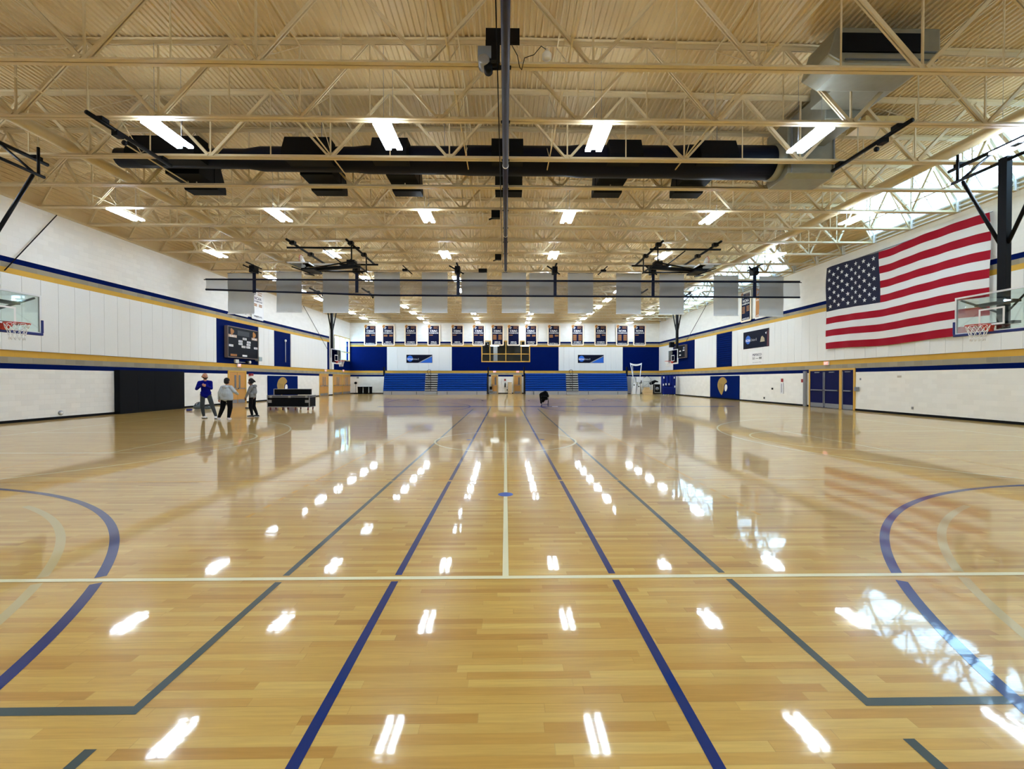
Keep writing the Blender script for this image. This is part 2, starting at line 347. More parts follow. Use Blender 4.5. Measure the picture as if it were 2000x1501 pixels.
# baseboards with gaps at doors
def basebd(name,axis,c,inn,segs,label):
    m=MB()
    for a,b in segs:
        if axis=='x': m.box(c,c+inn*.012,a,b,0,.1)
        else: m.box(a,b,c,c+inn*.012,0,.1)
    tag(m.build(name,BLACK,loc=(c,0,0) if axis=='x' else (0,c,0)),label,'baseboard',kind='structure')
D1=(yl(444.8,770),yl(480.2,770)); D2=(yl(623.5,760),yl(641,760)); D3=(yl(650,760),yl(686,760)-.2)
DR=(yr(1671,770),yr(1581,770))
basebd('baseboard_left','x',XL,1,[(YB,D1[0]),(D1[1],D2[0]),(D2[1],D3[0])],'black rubber base along left wall')
basebd('baseboard_right','x',XR,-1,[(YB,DR[0]),(DR[1],50)],'black rubber base along right wall')
XD=[xf(959,750),xf(973,750),xf(1002.5,750),xf(1019,750)]
basebd('baseboard_back','y',YF,-1,[(XL,XD[0]),(XD[1],XD[2]),(XD[3],XR)],'black rubber base along far wall')
# ---- ceiling deck ----
def zc(x): return 10.40-.012*abs(x)
def corrug(m,P,Q,y0,y1,dep=.042,per=.1524,mi=0):
    P=Vector(P);Q=Vector(Q); L_=(Q-P).length; d=(Q-P)/L_; nrm=Vector((-d.y,d.x)); 
    if nrm.y<0: nrm=-nrm
    pts=[]; n=int(L_/per)
    for i in range(n):
        t=i*per
        for a,h in((0,0),(.036,0),(.052,1),(.132,1),(.1524,0)):
            if a<per or i==n-1: pts.append(P+d*(t+a)+nrm*(h*dep))
    pts.append(Q)
    vs_=[]
    for p in pts: vs_+= [(p.x,y0,p.y),(p.x,y1,p.y)]
    m.add(vs_,[(2*i,2*i+1,2*i+3,2*i+2) for i in range(len(pts)-1)],mi)
EX,EZ=17.3,8.76
m=MB(); corrug(m,(0,zc(0)),(EX,zc(EX)),YB,YF+.3); corrug(m,(0,zc(0)),(-EX,zc(EX)),YB,YF+.3)
SK=[(4.0,21.0),(27.0,44.8)]
corrug(m,(-EX,zc(EX)),(-18.25,EZ),YB,YF+.3)
for a,b in((YB,4.0),(21.0,27.0),(44.8,YF+.3)): corrug(m,(EX,zc(EX)),(18.25,EZ),a,b)
dk=m.build('ceiling',DECK,loc=(0,0,10.2)); tag(dk,'corrugated cream metal roof deck','ceiling',kind='structure')
m=MB(); sec=[(-EX-.1,zc(EX)+.08),(0,zc(0)+.08),(EX+.02,zc(EX)+.08),(EX+.02,zc(EX)+.2),(0,zc(0)+.25),(-EX-.1,zc(EX)+.2)]
m.prism(sec,YB-.35,YF+.4,'y')
def slope(m,s,a,b): m.prism([(s*(EX+.0),zc(EX)+.08),(s*(18.3+.1),EZ+.06),(s*18.6,EZ+.1),(s*(EX+.1),zc(EX)+.3)],a,b,'y')
slope(m,-1,YB-.35,YF+.4)
for a,b in((YB-.35,4.0),(21.0,27.0),(44.8,YF+.4)): slope(m,1,a,b)
m.build('roof_light_seal',mat('seal_grey',(.3,.3,.3),.9),dk)  # unseen backing over the deck, added to stop sky light leaking in
# end gables of the eave returns
m=MB()
for s in(-1,1): m.prism([(s*17.2,10.2),(s*18.4,8.7),(s*18.55,8.7),(s*18.55,10.4),(s*17.2,10.4)],YB-.35,YB,'y')
m.build('gable_infill',DECK,dk)
JY=[9.2+1.925*k for k in range(-2,22)]
for n,(a,b) in enumerate(SK):
    fr=MB(); P=Vector((EX,zc(EX))); Q=Vector((18.22,EZ)); d=(Q-P)
    def sp(t,off=0): q=P+d*t; return q
    def rib(y,w,h,m): m.bar((P.x,y,P.y),(Q.x,y,Q.y),w,h)
    ys=[y for y in JY if a+.3<y<b-.3]; 
    if n==0: ys=[5.35]+[y for y in ys if y>6]
    for y in [a+.05,b-.05]+ys: rib(y,.10,.09,fr)
    W=fr.build('window_%d'%(n+1+2),WPAINT,loc=(17.8,a,EZ)); tag(W,('near' if n==0 else 'far')+' sloping roof skylight along the right eave with white rafters','skylight',kind='structure')
    th=MB()
    for y in ys[:]:
        for dy in(-.96,):
            if a+.2<y+dy<b-.2: rib(y+dy,.03,.03,th)
    for t in(.0,.33,.66,1.0):
        q=sp(t); th.bar((q.x,a,q.y),(q.x,b,q.y),.025,.025,upv=(1,0,0))
    th.build('glazing_bar',WPAINT,W)
    gp=MB(); nn=Vector((d.y,-d.x)).normalized()*-.03
    gp.add([(P.x+nn.x,a,P.y+nn.y),(P.x+nn.x,b,P.y+nn.y),(Q.x+nn.x,b,Q.y+nn.y),(Q.x+nn.x,a,Q.y+nn.y)],[(0,1,2,3)]); gp.build('glass_pane',SKG,W)
    la=bpy.data.lights.new('sky_portal','AREA'); la.shape='RECTANGLE'; la.size=d.length; la.size_y=b-a
    lo=bpy.data.objects.new('sky_portal',la); C.objects.link(lo); c=sp(.5); lo.location=(c.x+.12,(a+b)/2,c.y+.1)
    zax=Vector((d.y,0,-d.x)).normalized(); zax=zax if zax.z>0 else -zax
    xax=Vector((d.x,0,d.y)).normalized(); yax=zax.cross(xax); M=Matrix((xax,yax,zax)).transposed(); lo.rotation_euler=M.to_euler(); la.cycles.is_portal=True
m=MB()
for z in(8.36,8.53,8.70): m.box(XR-.10,XR,YB,YF,z-.02,z+.03)
for y in JY: m.box(XR-.16,XR,y-.12,y-.07,8.3,8.78); m.box(XR-.16,XR,y+.07,y+.12,8.3,8.78)
tag(m.build('trim_1',WPAINT,loc=(XR,0,8.3)),'white steel eave rails above the right wall','trim',kind='structure')
m=MB().box(XL,XL+.06,YB,YF,8.26,8.34)
tag(m.build('trim_2',CREAM,loc=(XL,0,8.3)),'cream steel angle along top of left wall','trim',kind='structure')
m=MB().box(XL,XR,YF-.06,YF,8.26,8.34)
tag(m.build('trim_3',CREAM,loc=(0,YF,8.3)),'cream steel angle along top of far wall','trim',kind='structure')
# ---- trusses ----
ORD='nearest second third fourth fifth sixth seventh eighth ninth tenth eleventh twelfth thirteenth fourteenth fifteenth sixteenth seventeenth eighteenth nineteenth twentieth twenty-first twenty-second twenty-third twenty-fourth'.split()
def make_truss(y):
    t=thing('roof_truss',(0,y,8.3),'','roof truss','cream steel roof trusses')
    m=MB()
    for s in(-1,1):
        m.box(-18.15,18.15,y+s*.012,y+s*.102,8.30,8.313); m.box(-18.15,18.15,y+s*.012,y+s*.026,8.313,8.40)
    m.build('bottom_chord',CREAM,t)
    m=MB()
    for s in(-1,1):
        for a,b in((-17.25,0),(0,17.25)):
            for dz,w in((-.012,.10),):
                m.bar((a,y+s*(.012+w/2),zc(a)-.008),(b,y+s*(.012+w/2),zc(b)-.008),w,.012)
            m.bar((a,y+s*.018,zc(a)-.065),(b,y+s*.018,zc(b)-.065),.012,.11)
    m.build('top_chord',CREAM,t)
    bn=[.09+1.8+3.6*k for k in range(-5,5)]; tn=[.09+3.6*k for k in range(-5,6)]
    for i,xb in enumerate(bn):
        for sd in(-1,1):
            xt=max(-17.2,min(17.2,xb+sd*1.8)); heavy=abs(xb)>7
            w=.062 if heavy else .045
            p=(xb+sd*.06,y,8.37); q=(xt-sd*.06,y,zc(xt)-.1)
            m=MB()
            for s in(-1,1): m.bar((p[0],y+s*.032,p[2]),(q[0],y+s*.032,q[2]),w*.6,w*1.35)
            m.build('web_diagonal',CREAM,t)
        MB().bar((xb,y,8.34),(xb,y,zc(xb)-.06),.035,.04).build('web_post',CREAM,t)
        MB().box(xb-.11,xb+.11,y-.008,y+.008,8.33,8.47).build('gusset_plate',CREAM,t)
    for xt in tn:
        if abs(xt)<17: MB().bar((xt,y,8.34),(xt,y,zc(xt)-.06),.025,.028).build('web_post',CREAM,t)
    for s in(-1,1): MB().bar((s*17.15,y,zc(17)-.1),(s*18.1,y,8.36),.05,.06).build('end_brace',CREAM,t)
    return t
tr0=make_truss(JY[0])
trs=[tr0]+[copy_tree(tr0,(0,y-JY[0],0)) for y in JY[1:]]
for i,t in enumerate(trs):
    if i<2: t['label']='cream steel roof truss directly overhead, above the top edge of the photo'+(' and further back' if i==0 else '')
    else: t['label']='cream steel roof truss, %s in view counting from the camera'%ORD[i-2]
# bridging rows running the length of the hall
def bridging(x,label):
    t=thing('roof_bridging',(x,JY[0],8.3),label,'bridging','rows of bridging between the trusses')
    MB().bar((x,JY[0],8.40),(x,YF,8.40),.03,.03,upv=(1,0,0)).build('lower_angle',CREAM,t)
    MB().bar((x,JY[0],zc(x)-.15),(x,YF,zc(x)-.15),.03,.03,upv=(1,0,0)).build('upper_angle',CREAM,t)
    m1=None
    ys=JY+[YF-.1]
    for i in range(len(ys)-1):
        a,b=ys[i],ys[i+1]
        for p,q in(((x-.02,a,8.42),(x-.02,b,zc(x)-.17)),((x+.02,a,zc(x)-.17),(x+.02,b,8.42))):
            MB().bar(p,q,.016,.016,upv=(1,0,0)).build('cross_brace',CREAM,t)
    return t
for x,n in((-15.2,'leftmost row of cream cross bracing between trusses, near the left eave'),(-11.0,'cream cross bracing row just left of the left raised hoop'),(-5.3,'cream cross bracing row between left hoop and centre'),(-1.2,'cream cross bracing row just left of the central rolled curtain'),(1.35,'cream cross bracing row just right of the central rolled curtain'),(5.5,'cream cross bracing row between centre and right hoop'),(11.0,'cream cross bracing row just right of the right raised hoop'),(15.6,'rightmost row of cream cross bracing beside the skylights')): bridging(x,n)
for s,x in((-1,-13.35),(1,13.95)):
    m=MB().tube([(x,YB+.2,8.72),(x,YF-.1,8.72)],.17,14)
    tag(m.build('round_duct',CREAM,loc=(x,20,8.72)),'cream round pipe running the hall length along the %s trusses'%('left' if s<0 else 'right'),'pipe')
# ---- lights ----
COLS=[-15,-9,-3.15,2.5,8.3,14.2]; CN=['far left','second from left','left of centre','right of centre','second from right','far right']
ROWS=[-5.3,.3,5.9,11.55,17.1,22.3,27.6,31.2,34.7,38.1,41.6,45.2,48.5]
def make_light(x,y):
    z=8.12; t=thing('ceiling_light',(x,y,z),'','ceiling light','twin-strip high bay lights')
    for s in(-1,1):
        MB().box(x+s*.155-.075,x+s*.155+.075,y-.6,y+.6,z-.03,z+.02).build('light_strip',LIT,t)
    m=MB().box(x-.075,x+.075,y-.5,y+.5,z+.0,z+.06); 
    m.box(x-.155,x+.155,y-.6,y+.6,z+.022,z+.03); m.box(x-.23,x+.23,y-.56,y-.5,z+.03,z+.04); m.box(x-.23,x+.23,y+.5,y+.56,z+.03,z+.04); m.build('housing',WPAINT,t)  # full-length plate added to hold back part of the uplight on the deck
    for s in(-1,1): MB().tube([(x,y+s*.45,z+.06),(x,y+s*.45,zc(x)-.02)],.006,4).build('hanger_wire',STEEL,t)
    return t
l0=None
for ri,y in enumerate(ROWS):
    for ci,x in enumerate(COLS):
        if l0 is None: o=l0=make_light(x,y)
        else: o=copy_tree(l0,(x-COLS[0],y-ROWS[0],0))
        o['label']=('white twin-strip ceiling light, %s in the %s lit row from the camera'%(CN[ci],ORD[ri-3])) if ri>2 else ('white twin-strip ceiling light, %s, %s row behind the camera view'%(CN[ci],('farthest','middle','closest')[ri]))
# ================= doors, windows, room behind =================
def T2(s,parent,mt,org,uax,h,wid=None,ext=.004,name='lettering',center=True,label=None):
    cu=bpy.data.curves.new('t','FONT'); cu.body=s; cu.size=1; cu.offset=.018; cu.extrude=0; cu.resolution_u=2
    if center: cu.align_x='CENTER'
    o=bpy.data.objects.new('t',cu); C.objects.link(o); dg=bpy.context.evaluated_depsgraph_get(); me=bpy.data.meshes.new_from_object(o.evaluated_get(dg)); bpy.data.objects.remove(o); bpy.data.curves.remove(cu)
    xs=[v.co.x for v in me.vertices]; ys=[v.co.y for v in me.vertices]
    sy=h/(max(ys)-min(ys)); sx=sy if wid is None else wid/(max(xs)-min(xs)); y0=min(ys)
    u=Vector(uax); nrm=u.cross(Vector((0,0,1))); org=Vector(org)
    base=wl[parent.name] if parent else org
    for v in me.vertices: p=org+u*(v.co.x*sx)+Vector((0,0,1))*((v.co.y-y0)*sy)+nrm*ext; v.co=p-base
    me.materials.clear(); me.materials.append(mt); me.name=name
    ob=bpy.data.objects.new(name,me); C.objects.link(ob)
    if parent: ob.parent=parent
    wl[ob.name]=base
    return ob
# wall frame helper: side 'L','R','F' gives (a,z,off) -> world
def W3(sd,a,z,off):
    return (XL+off,a,z) if sd=='L' else (XR-off,a,z) if sd=='R' else (a,YF-off,z)
UAX={'L':(0,1,0),'R':(0,-1,0),'F':(1,0,0)}
def wb(m,sd,a0,a1,z0,z1,o0,o1,mi=0):
    p=W3(sd,a0,z0,o0);q=W3(sd,a1,z1,o1); return m.box(p[0],q[0],p[1],q[1],p[2],q[2],mi)
def wq(m,sd,pts,off,mi=0):
    vs_=[W3(sd,a,z,off) for a,z in pts]; return m.add(vs_,[tuple(range(len(pts)))],mi)
def door(name,sd,a0,a1,leaves,frame,leafm,label,ztop=2.12,fw_=.1,lite=True,post=None):
    lo,hi=min(a0,a1),max(a0,a1); m=MB()
    wb(m,sd,lo,lo+fw_,0,ztop+.1,0,.05); wb(m,sd,hi-fw_,hi,0,ztop+.1,0,.05); wb(m,sd,lo+fw_,hi-fw_,ztop,ztop+.1,0,.05)
    edges=[]; 
    if post:
        for p in post: wb(m,sd,p-.09,p+.09,0,ztop,0,.05)
    st=[lo+fw_]+sum([[p-.09,p+.09] for p in (post or [])],[])+[hi-fw_]
    c=W3(sd,(lo+hi)/2,0,0); D=m.build(name,frame,loc=c); tag(D,label,'door',kind='structure')
    seg=[(st[i],st[i+1]) for i in range(0,len(st),2)]
    for (s0,s1),n in zip(seg,leaves):
        for k in range(n):
            x0=s0+(s1-s0)*k/n+.008; x1=s0+(s1-s0)*(k+1)/n-.008; m=MB(); wb(m,sd,x0,x1,.01,ztop-.01,0,.03); lf=m.build('door_leaf',leafm,D)
            m=MB(); wb(m,sd,x0+.03,x1-.03,.03,.27,.03,.036); m.build('kick_plate',STEEL,lf)
            if lite:
                wc=(x1-.22) if k%2==0 else (x0+.22); m=MB(); wb(m,sd,wc-.09,wc+.09,1.05,1.92,.03,.038); m.build('vision_panel',mat('door_glass',(.16,.17,.18),.05) if 'door_glass' not in bpy.data.materials else bpy.data.materials['door_glass'],lf)
            m=MB(); wb(m,sd,x0+.06,x1-.06,.98,1.04,.05,.09); wb(m,sd,x0+.06,x0+.12,.97,1.05,.03,.09); wb(m,sd,x1-.12,x1-.06,.97,1.05,.03,.09); m.build('panic_bar',STEEL,lf)
            if not lite:
                e=x1-.04 if k%2==0 else x0+.04; m=MB(); wb(m,sd,e-.02,e+.02,.1,2.05,.03,.06); m.build('vertical_rod',STEEL,lf)
                m=MB(); wb(m,sd,(x0+x1)/2-.2,(x0+x1)/2+.15,2.0,2.05,.03,.08); m.build('door_closer',STEEL,lf)
    return D
door('door_1','L',D1[0],D1[1],[2],GOLDP,OAK,'oak double doors behind the three people')
door('door_2','L',D2[0],D2[1],[2],GOLDP,OAK,'oak double doors left of the white pier near the far left corner')
door('door_3','L',D3[0],D3[1],[2,2],GOLDP,OAK,'row of oak doors beside the far left corner',post=[(D3[0]+D3[1])/2])
pp=on_x(1643,770,XR)[0]
door('door_4','R',DR[0],yr(1581,770),[1,2],GOLDP,mat('navy_door',srgb(3,10,66),.4,spec=.15),'navy double doors and single door with gold posts under the flag',lite=False,post=[pp])
door('door_5','F',XD[0],XD[1],[1],TAN,OAK,'oak door left of white wall bay between the bleachers')
door('door_6','F',XD[2],XD[3],[1],TAN,OAK,'oak door right of white wall bay between the bleachers')
m=MB(); wb(m,'R',yr(1577,770)-.0,yr(1572,770),0,2.12,.016,.12); tag(m.build('corner_guard',STEEL),'tall grey steel corner guard left of the navy doors','corner guard')
# windows
def window(name,sd,a0,a1,z0,z1,cols,rows,frame,label):
    fw_=.09; m=MB()
    wb(m,sd,a0-.02,a1+.02,z0-.02,z0+fw_,-.1,.06); wb(m,sd,a0-.02,a1+.02,z1-fw_,z1+.02,-.1,.06); wb(m,sd,a0-.02,a0+fw_,z0+fw_,z1-fw_,-.1,.06); wb(m,sd,a1-fw_,a1+.02,z0+fw_,z1-fw_,-.1,.06)
    for c in cols: wb(m,sd,c-.045,c+.045,z0+fw_,z1-fw_,-.1,.05)
    for r in rows: wb(m,sd,a0+fw_,a1-fw_,r-.045,r+.045,-.1,.045)
    Wn=m.build(name,frame,loc=W3(sd,(a0+a1)/2,z0,0)); tag(Wn,label,'window',kind='structure')
    m=MB(); wq(m,sd,[(a0,z0),(a1,z0),(a1,z1),(a0,z1)],-.03); m.build('glass_pane',WGL,Wn); return Wn
window('window_1','L',45.4,49.85,3.77,6.4,[46.9,48.5],[4.75],TAN,'tan framed window high in the far left corner')
cz=on_y(990,691,YF)[1]
window('window_2','F',XW0,XW1,3.72,6.2,[xf(957),xf(988),xf(1018)],[cz],GOLDP,'gold framed balcony window in the middle of the far wall')
# upper room behind window_2
RM=mat('dim_room',srgb(96,98,90),.8)
m=MB(); x0,x1,y0,y1,z0,z1=-6,6,YF+.36,YF+6,3.0,7.0
m.box(x0,x1,y1,y1+.2,z0,z1); m.box(x0-.2,x0,y0,y1,z0,z1); m.box(x1,x1+.2,y0,y1,z0,z1); m.box(x0,x1,y0,y1,z0-.2,z0); m.box(x0,x1,y0,y1,z1,z1+.2)
rm=m.build('wall_upper_room',RM,loc=(0,YF+3,3)); tag(rm,'dim grey room behind the balcony window','room',kind='structure')
m=MB().box(-1.5,-1.0,YF+2.5,YF+3,3,7); tag(m.build('column',WPAINT),'white column in the room behind the balcony window','column')
for x,lab in((-1.35,'left'),(2.35,'right')):  # added glowing strips, with cords, imitate hall lights reflected in the glass
    m=MB().box(x-.55,x+.55,YF+1.6,YF+1.75,5.7,5.82); o=m.build('window_reflection',mat('reflection_glow',(1,1,1),emit=(.9,.97,1),es=3) if 'reflection_glow' not in bpy.data.materials else bpy.data.materials['reflection_glow']); tag(o,'glowing strip imitating hall lights reflected in the balcony window, '+lab+' one','light')
    MB().tube([(x,YF+1.67,5.8),(x,YF+1.67,7)],.01,5).build('cord',BLKM,o)
# lobby structure seen through window_1
m=MB().box(-24,-23.6,44,55,0,4.6); m.box(-24,-18.7,55,55.3,0,7); tag(m.build('wall_outside',mat('outside_grey',srgb(150,165,170),.8)),'grey building outside the far left window','building',kind='structure')
# ================= left wall things =================
def edgebox(sd,a0,a1,z0,z1,o0,o1,name,m_,label,cat,**k):
    m=MB(); wb(m,sd,a0,a1,z0,z1,o0,o1); o=m.build(name,m_); return tag(o,label,cat,**k)
# big black padded panel
ya,yb=yl(222.5,780),yl(350.5,780)
o=edgebox('L',ya,yb,.06,2.05,0.02,.28,'wall_pad',BLACK,'large black padded screen standing against lower left wall','padded screen')
m=MB()
for k in range(1,4): a=ya+(yb-ya)*k/4; wb(m,'L',a-.008,a+.008,.1,2.02,.28,.284)
m.build('seam',BLKM,o); 
m=MB(); wb(m,'L',ya+.02,yb-.02,0,.06,.05,.25); m.build('base_rail',BLKM,o)
# scoreboards
SCB=mat('score_black',srgb(9,13,22),.4,spec=.15); BRZ=mat('bronze_frame',srgb(112,98,94),.5)
def scoreboard(sd,a0,a1,z0,z1,label,full):
    W=a1-a0; Hh=z1-z0; u=UAX[sd]; flip=-1 if sd=='R' else 1
    def A(f): return a0+f*W if flip>0 else a1-f*W      # f measured left to right as seen
    def Z(f): return z1-f*Hh
    m=MB(); wb(m,sd,a0,a1,z0,z1,.06,.24); t=thing('scoreboard',W3(sd,(a0+a1)/2,z0,.06),label,'scoreboard'); m.build('cabinet',SCB,t)
    m=MB(); e=.05
    wb(m,sd,a0-e,a1+e,z1,z1+e,.05,.27); wb(m,sd,a0-e,a1+e,z0-e,z0,.05,.27); wb(m,sd,a0-e,a0,z0,z1,.05,.27); wb(m,sd,a1,a1+e,z0,z1,.05,.27); m.build('frame',BRZ,t)
    def plate(f0,f1,g0,g1,mt,nm): m=MB(); wb(m,sd,A(f0),A(f1),Z(g1),Z(g0),.24,.246); return m.build(nm,mt,t)
    def word(s,fc,g1,h,mt,wid): T2(s,t,mt,W3(sd,A(fc),Z(g1),.247),u,h*Hh,wid*W)
    if full:
        plate(.3,.7,.08,.25,mat('score_dim',srgb(28,38,46),.3),'title_strip')
        # generic gold emblem shapes in the top corners
        for fc in(.13,.87):
            pts=[]; 
            for i in range(18):
                a=2*math.pi*i/18; r=.055*W*(1+.18*math.sin(3*a+fc*9)); pts.append((A(fc)+r*math.cos(a),Z(.15)+r*1.1*math.sin(a)))
            m=MB(); wq(m,sd,pts,.247); m.build('emblem',TEXTG if fc<.5 else ORANGE,t)
        plate(.02,.28,.25,.34,mat('name_plate',srgb(180,150,125),.5),'name_plate'); plate(.78,.99,.25,.34,bpy.data.materials['name_plate'],'name_plate')
        word('GUESTS',.15,.33,.06,TEXTW,.2); word('HOME',.885,.33,.06,TEXTW,.15)
        for fc,gc,s in((.54,.34,'PERIOD'),(.4,.44,'PLAYER'),(.68,.44,'FOULS'),(.4,.53,'FOUL'),(.67,.53,'WON'),(.5,.62,'PLAYER'),(.66,.62,'FOUL'),(.1,.62,'FOULS'),(.93,.62,'FOULS')):
            plate(fc-.065,fc+.065,gc-.035,gc+.035,TEXTW,'caption_plate'); word(s,fc,gc+.022,.04,TEXTN,.1)
        plate(.46,.62,.90,.96,TEXTW,'caption_plate'); plate(.08,.28,.9,.97,TEXTG,'name_plate')
    else:
        for fc,gc in((.2,.45),(.52,.45),(.85,.42),(.52,.78)): plate(fc-.08,fc+.08,gc-.045,gc+.045,TEXTW,'caption_plate')
        for fc in(.18,.87): plate(fc-.06,fc+.06,.15,.3,GREYI,'emblem')
    return t
za=on_x(437.4,636.5,XL); zb_=on_x(437.4,695.7,XL); 
scoreboard('L',za[0],yl(496.5,670),zb_[1],za[1],'large black scoreboard with white captions on navy left wall',True)
p=on_x(1343,673,XR); q=on_x(1343,697,XR); scoreboard('R',p[0],yr(1322.5,690),q[1],p[1],'small black scoreboard beside the far right hoop',False)
def dev(sd,u0,u1,v0,v1,X,off,name,m_,label,cat):
    a0,z1=on_x((u0+u1)/2,v0,X); _,z0=on_x((u0+u1)/2,v1,X); aa,bb=on_x(u0,v0,X)[0],on_x(u1,v0,X)[0]
    return edgebox(sd,min(aa,bb),max(aa,bb),z0,z1,0.016,off,name,m_,label,cat)
o=dev('L',499.5,505.5,697,705,XL+.055,.3,'junction_box',mat('grey_box',srgb(150,165,170),.5),'grey box beside lower right corner of big scoreboard','box')
# emergency light, exit signs
def exit_sign(c,sd,label):
    t=thing('exit_sign',c,label,'exit sign','red exit signs'); m=MB(); a,z=(c[1],c[2]) if sd!='F' else (c[0],c[2])
    wb(m,sd,a-.17,a+.17,z-.1,z+.1,.02,.1); m.build('housing',WHITE,t)
    m=MB(); wb(m,sd,a-.155,a+.155,z-.085,z+.085,.1,.104); m.build('lit_face',EXIT,t); T2('EXIT',t,WLIT,W3(sd,a,z-.055,.105),UAX[sd],.11,.25); return t
def at_wall(sd,u,v): 
    if sd=='F': return (*((on_y(u,v,YF)[0],YF)),on_y(u,v,YF)[1])
    X=XL if sd=='L' else XR; a,z=on_x(u,v,X); return (X,a,z)
for sd,u,v,lab in(('L',465,713,'red exit sign over the oak doors below the big scoreboard'),('L',634.5,723.3,'red exit sign over the narrow oak double doors'),('L',669.5,723.5,'red exit sign over the row of oak doors by far left corner'),('F',966,725.5,'red exit sign over the left far door'),('F',1011,725.5,'red exit sign over the right far door'),('R',1616.5,709,'red exit sign over the navy doors below the flag')):
    exit_sign(at_wall(sd,u,v),sd,lab)
c=at_wall('L',460.5,705); t=thing('emergency_light',c,'white twin-head emergency light above oak doors','emergency light')
m=MB(); wb(m,'L',c[1]-.2,c[1]+.15,c[2]-.12,c[2]+.12,.016,.12); m.build('case',WHITE,t)
for dy in(.95,1.25):
    MB().lathe((XL+.18,c[1]+dy,c[2]-.02),[(.02,-.08),(.09,-.06),(.11,.05),(.1,.06)],14,axis='x').build('lamp_head',WHITE if dy>1 else BLKM,t)
MB().bar((XL+.04,c[1]+.1,c[2]-.05),(XL+.04,c[1]+1.3,c[2]-.05),.03,.03,upv=(1,0,0)).build('conduit',WHITE,t)
# conduit with globe on the navy panel
p=on_x(556,665,XL); q=on_x(555,707,XL)
m=MB().tube([(XL+.07,p[0],p[1]),(XL+.07,p[0],q[1])],.022,8); o=m.build('wall_conduit',WPAINT); tag(o,'thin white conduit with round head on navy wall section','conduit')
MB().lathe((XL+.02,p[0],p[1]),[(.02,0),(.1,.02),(.11,.08),(.05,.13)],14,axis='x').build('round_head',WHITE,o)
# round white wall light
c=on_x(118,806,XL); t=thing('wall_vent',(XL,c[0],c[1]-.08),'round white outlet cover low on the near left wall','outlet cover')
MB().lathe((XL,c[0],c[1]),[(.095,0),(.095,.03),(.08,.045)],20,axis='x').build('rim_ring',STEEL,t); MB().lathe((XL+.04,c[0],c[1]),[(.065,0),(.06,.02),(.03,.035)],18,axis='x').build('cover',WHITE,t)
# murals: navy pads with a plain gold emblem
def chaikin(p,n=3):
    for _ in range(n):
        q=[]
        for i in range(len(p)):
            a,b=p[i],p[(i+1)%len(p)]; q+=[(.75*a[0]+.25*b[0],.75*a[1]+.25*b[1]),(.25*a[0]+.75*b[0],.25*a[1]+.75*b[1])]
        p=q
    return p
def mural(sd,u0,u1,label):
    X=XL if sd=='L' else XR; a0,a1=on_x(u0,755,X)[0],on_x(u1,755,X)[0]; lo,hi=min(a0,a1),max(a0,a1)
    m=MB(); wb(m,sd,lo,hi,.1,1.93,.014,.05); o=m.build('mural_pad',NAVYP); tag(o,label,'wall mural')
    cx=(lo+hi)/2; f=-1 if sd=='R' else 1; w=1.0
    def P(pts): return [(cx+f*x,z) for x,z in pts]
    mane=[(-1.05,1.1),(-.95,1.45),(-.7,1.7),(-.3,1.84),(.15,1.8),(.45,1.62),(.55,1.42),(.3,1.3),(.1,1.2),(.05,.95),(.0,.75),(-.15,.55),(-.3,.3),(-.55,.45),(-.85,.75)]
    m=MB(); wq(m,sd,P(chaikin(mane)),.053); m.build('gold_emblem',mat('emblem_gold',srgb(166,136,70),.6) if 'emblem_gold' not in bpy.data.materials else bpy.data.materials['emblem_gold'],o)
    m=MB(); wq(m,sd,P(chaikin([(.2,1.2),(.5,1.25),(.62,1.0),(.5,.75),(.3,.62),(.15,.8)])),.054); m.build('pale_emblem',TEXTW,o)
    m=MB()
    for k in range(4): x=-.8+.17*k; wq(m,sd,P([(x,1.35-.03*k),(x+.05,1.35-.03*k),(x+.12,.75-.05*k),(x+.09,.72-.05*k)]),.056)
    m.build('emblem_stripes',mat('emblem_dark',srgb(104,84,44),.6) if 'emblem_dark' not in bpy.data.materials else bpy.data.materials['emblem_dark'],o)
mural('L',522,580.4,'navy wall pad with gold emblem behind the black flight case')
mural('R',1444.8,1388,'navy wall pad with gold emblem on right wall left of the navy doors')
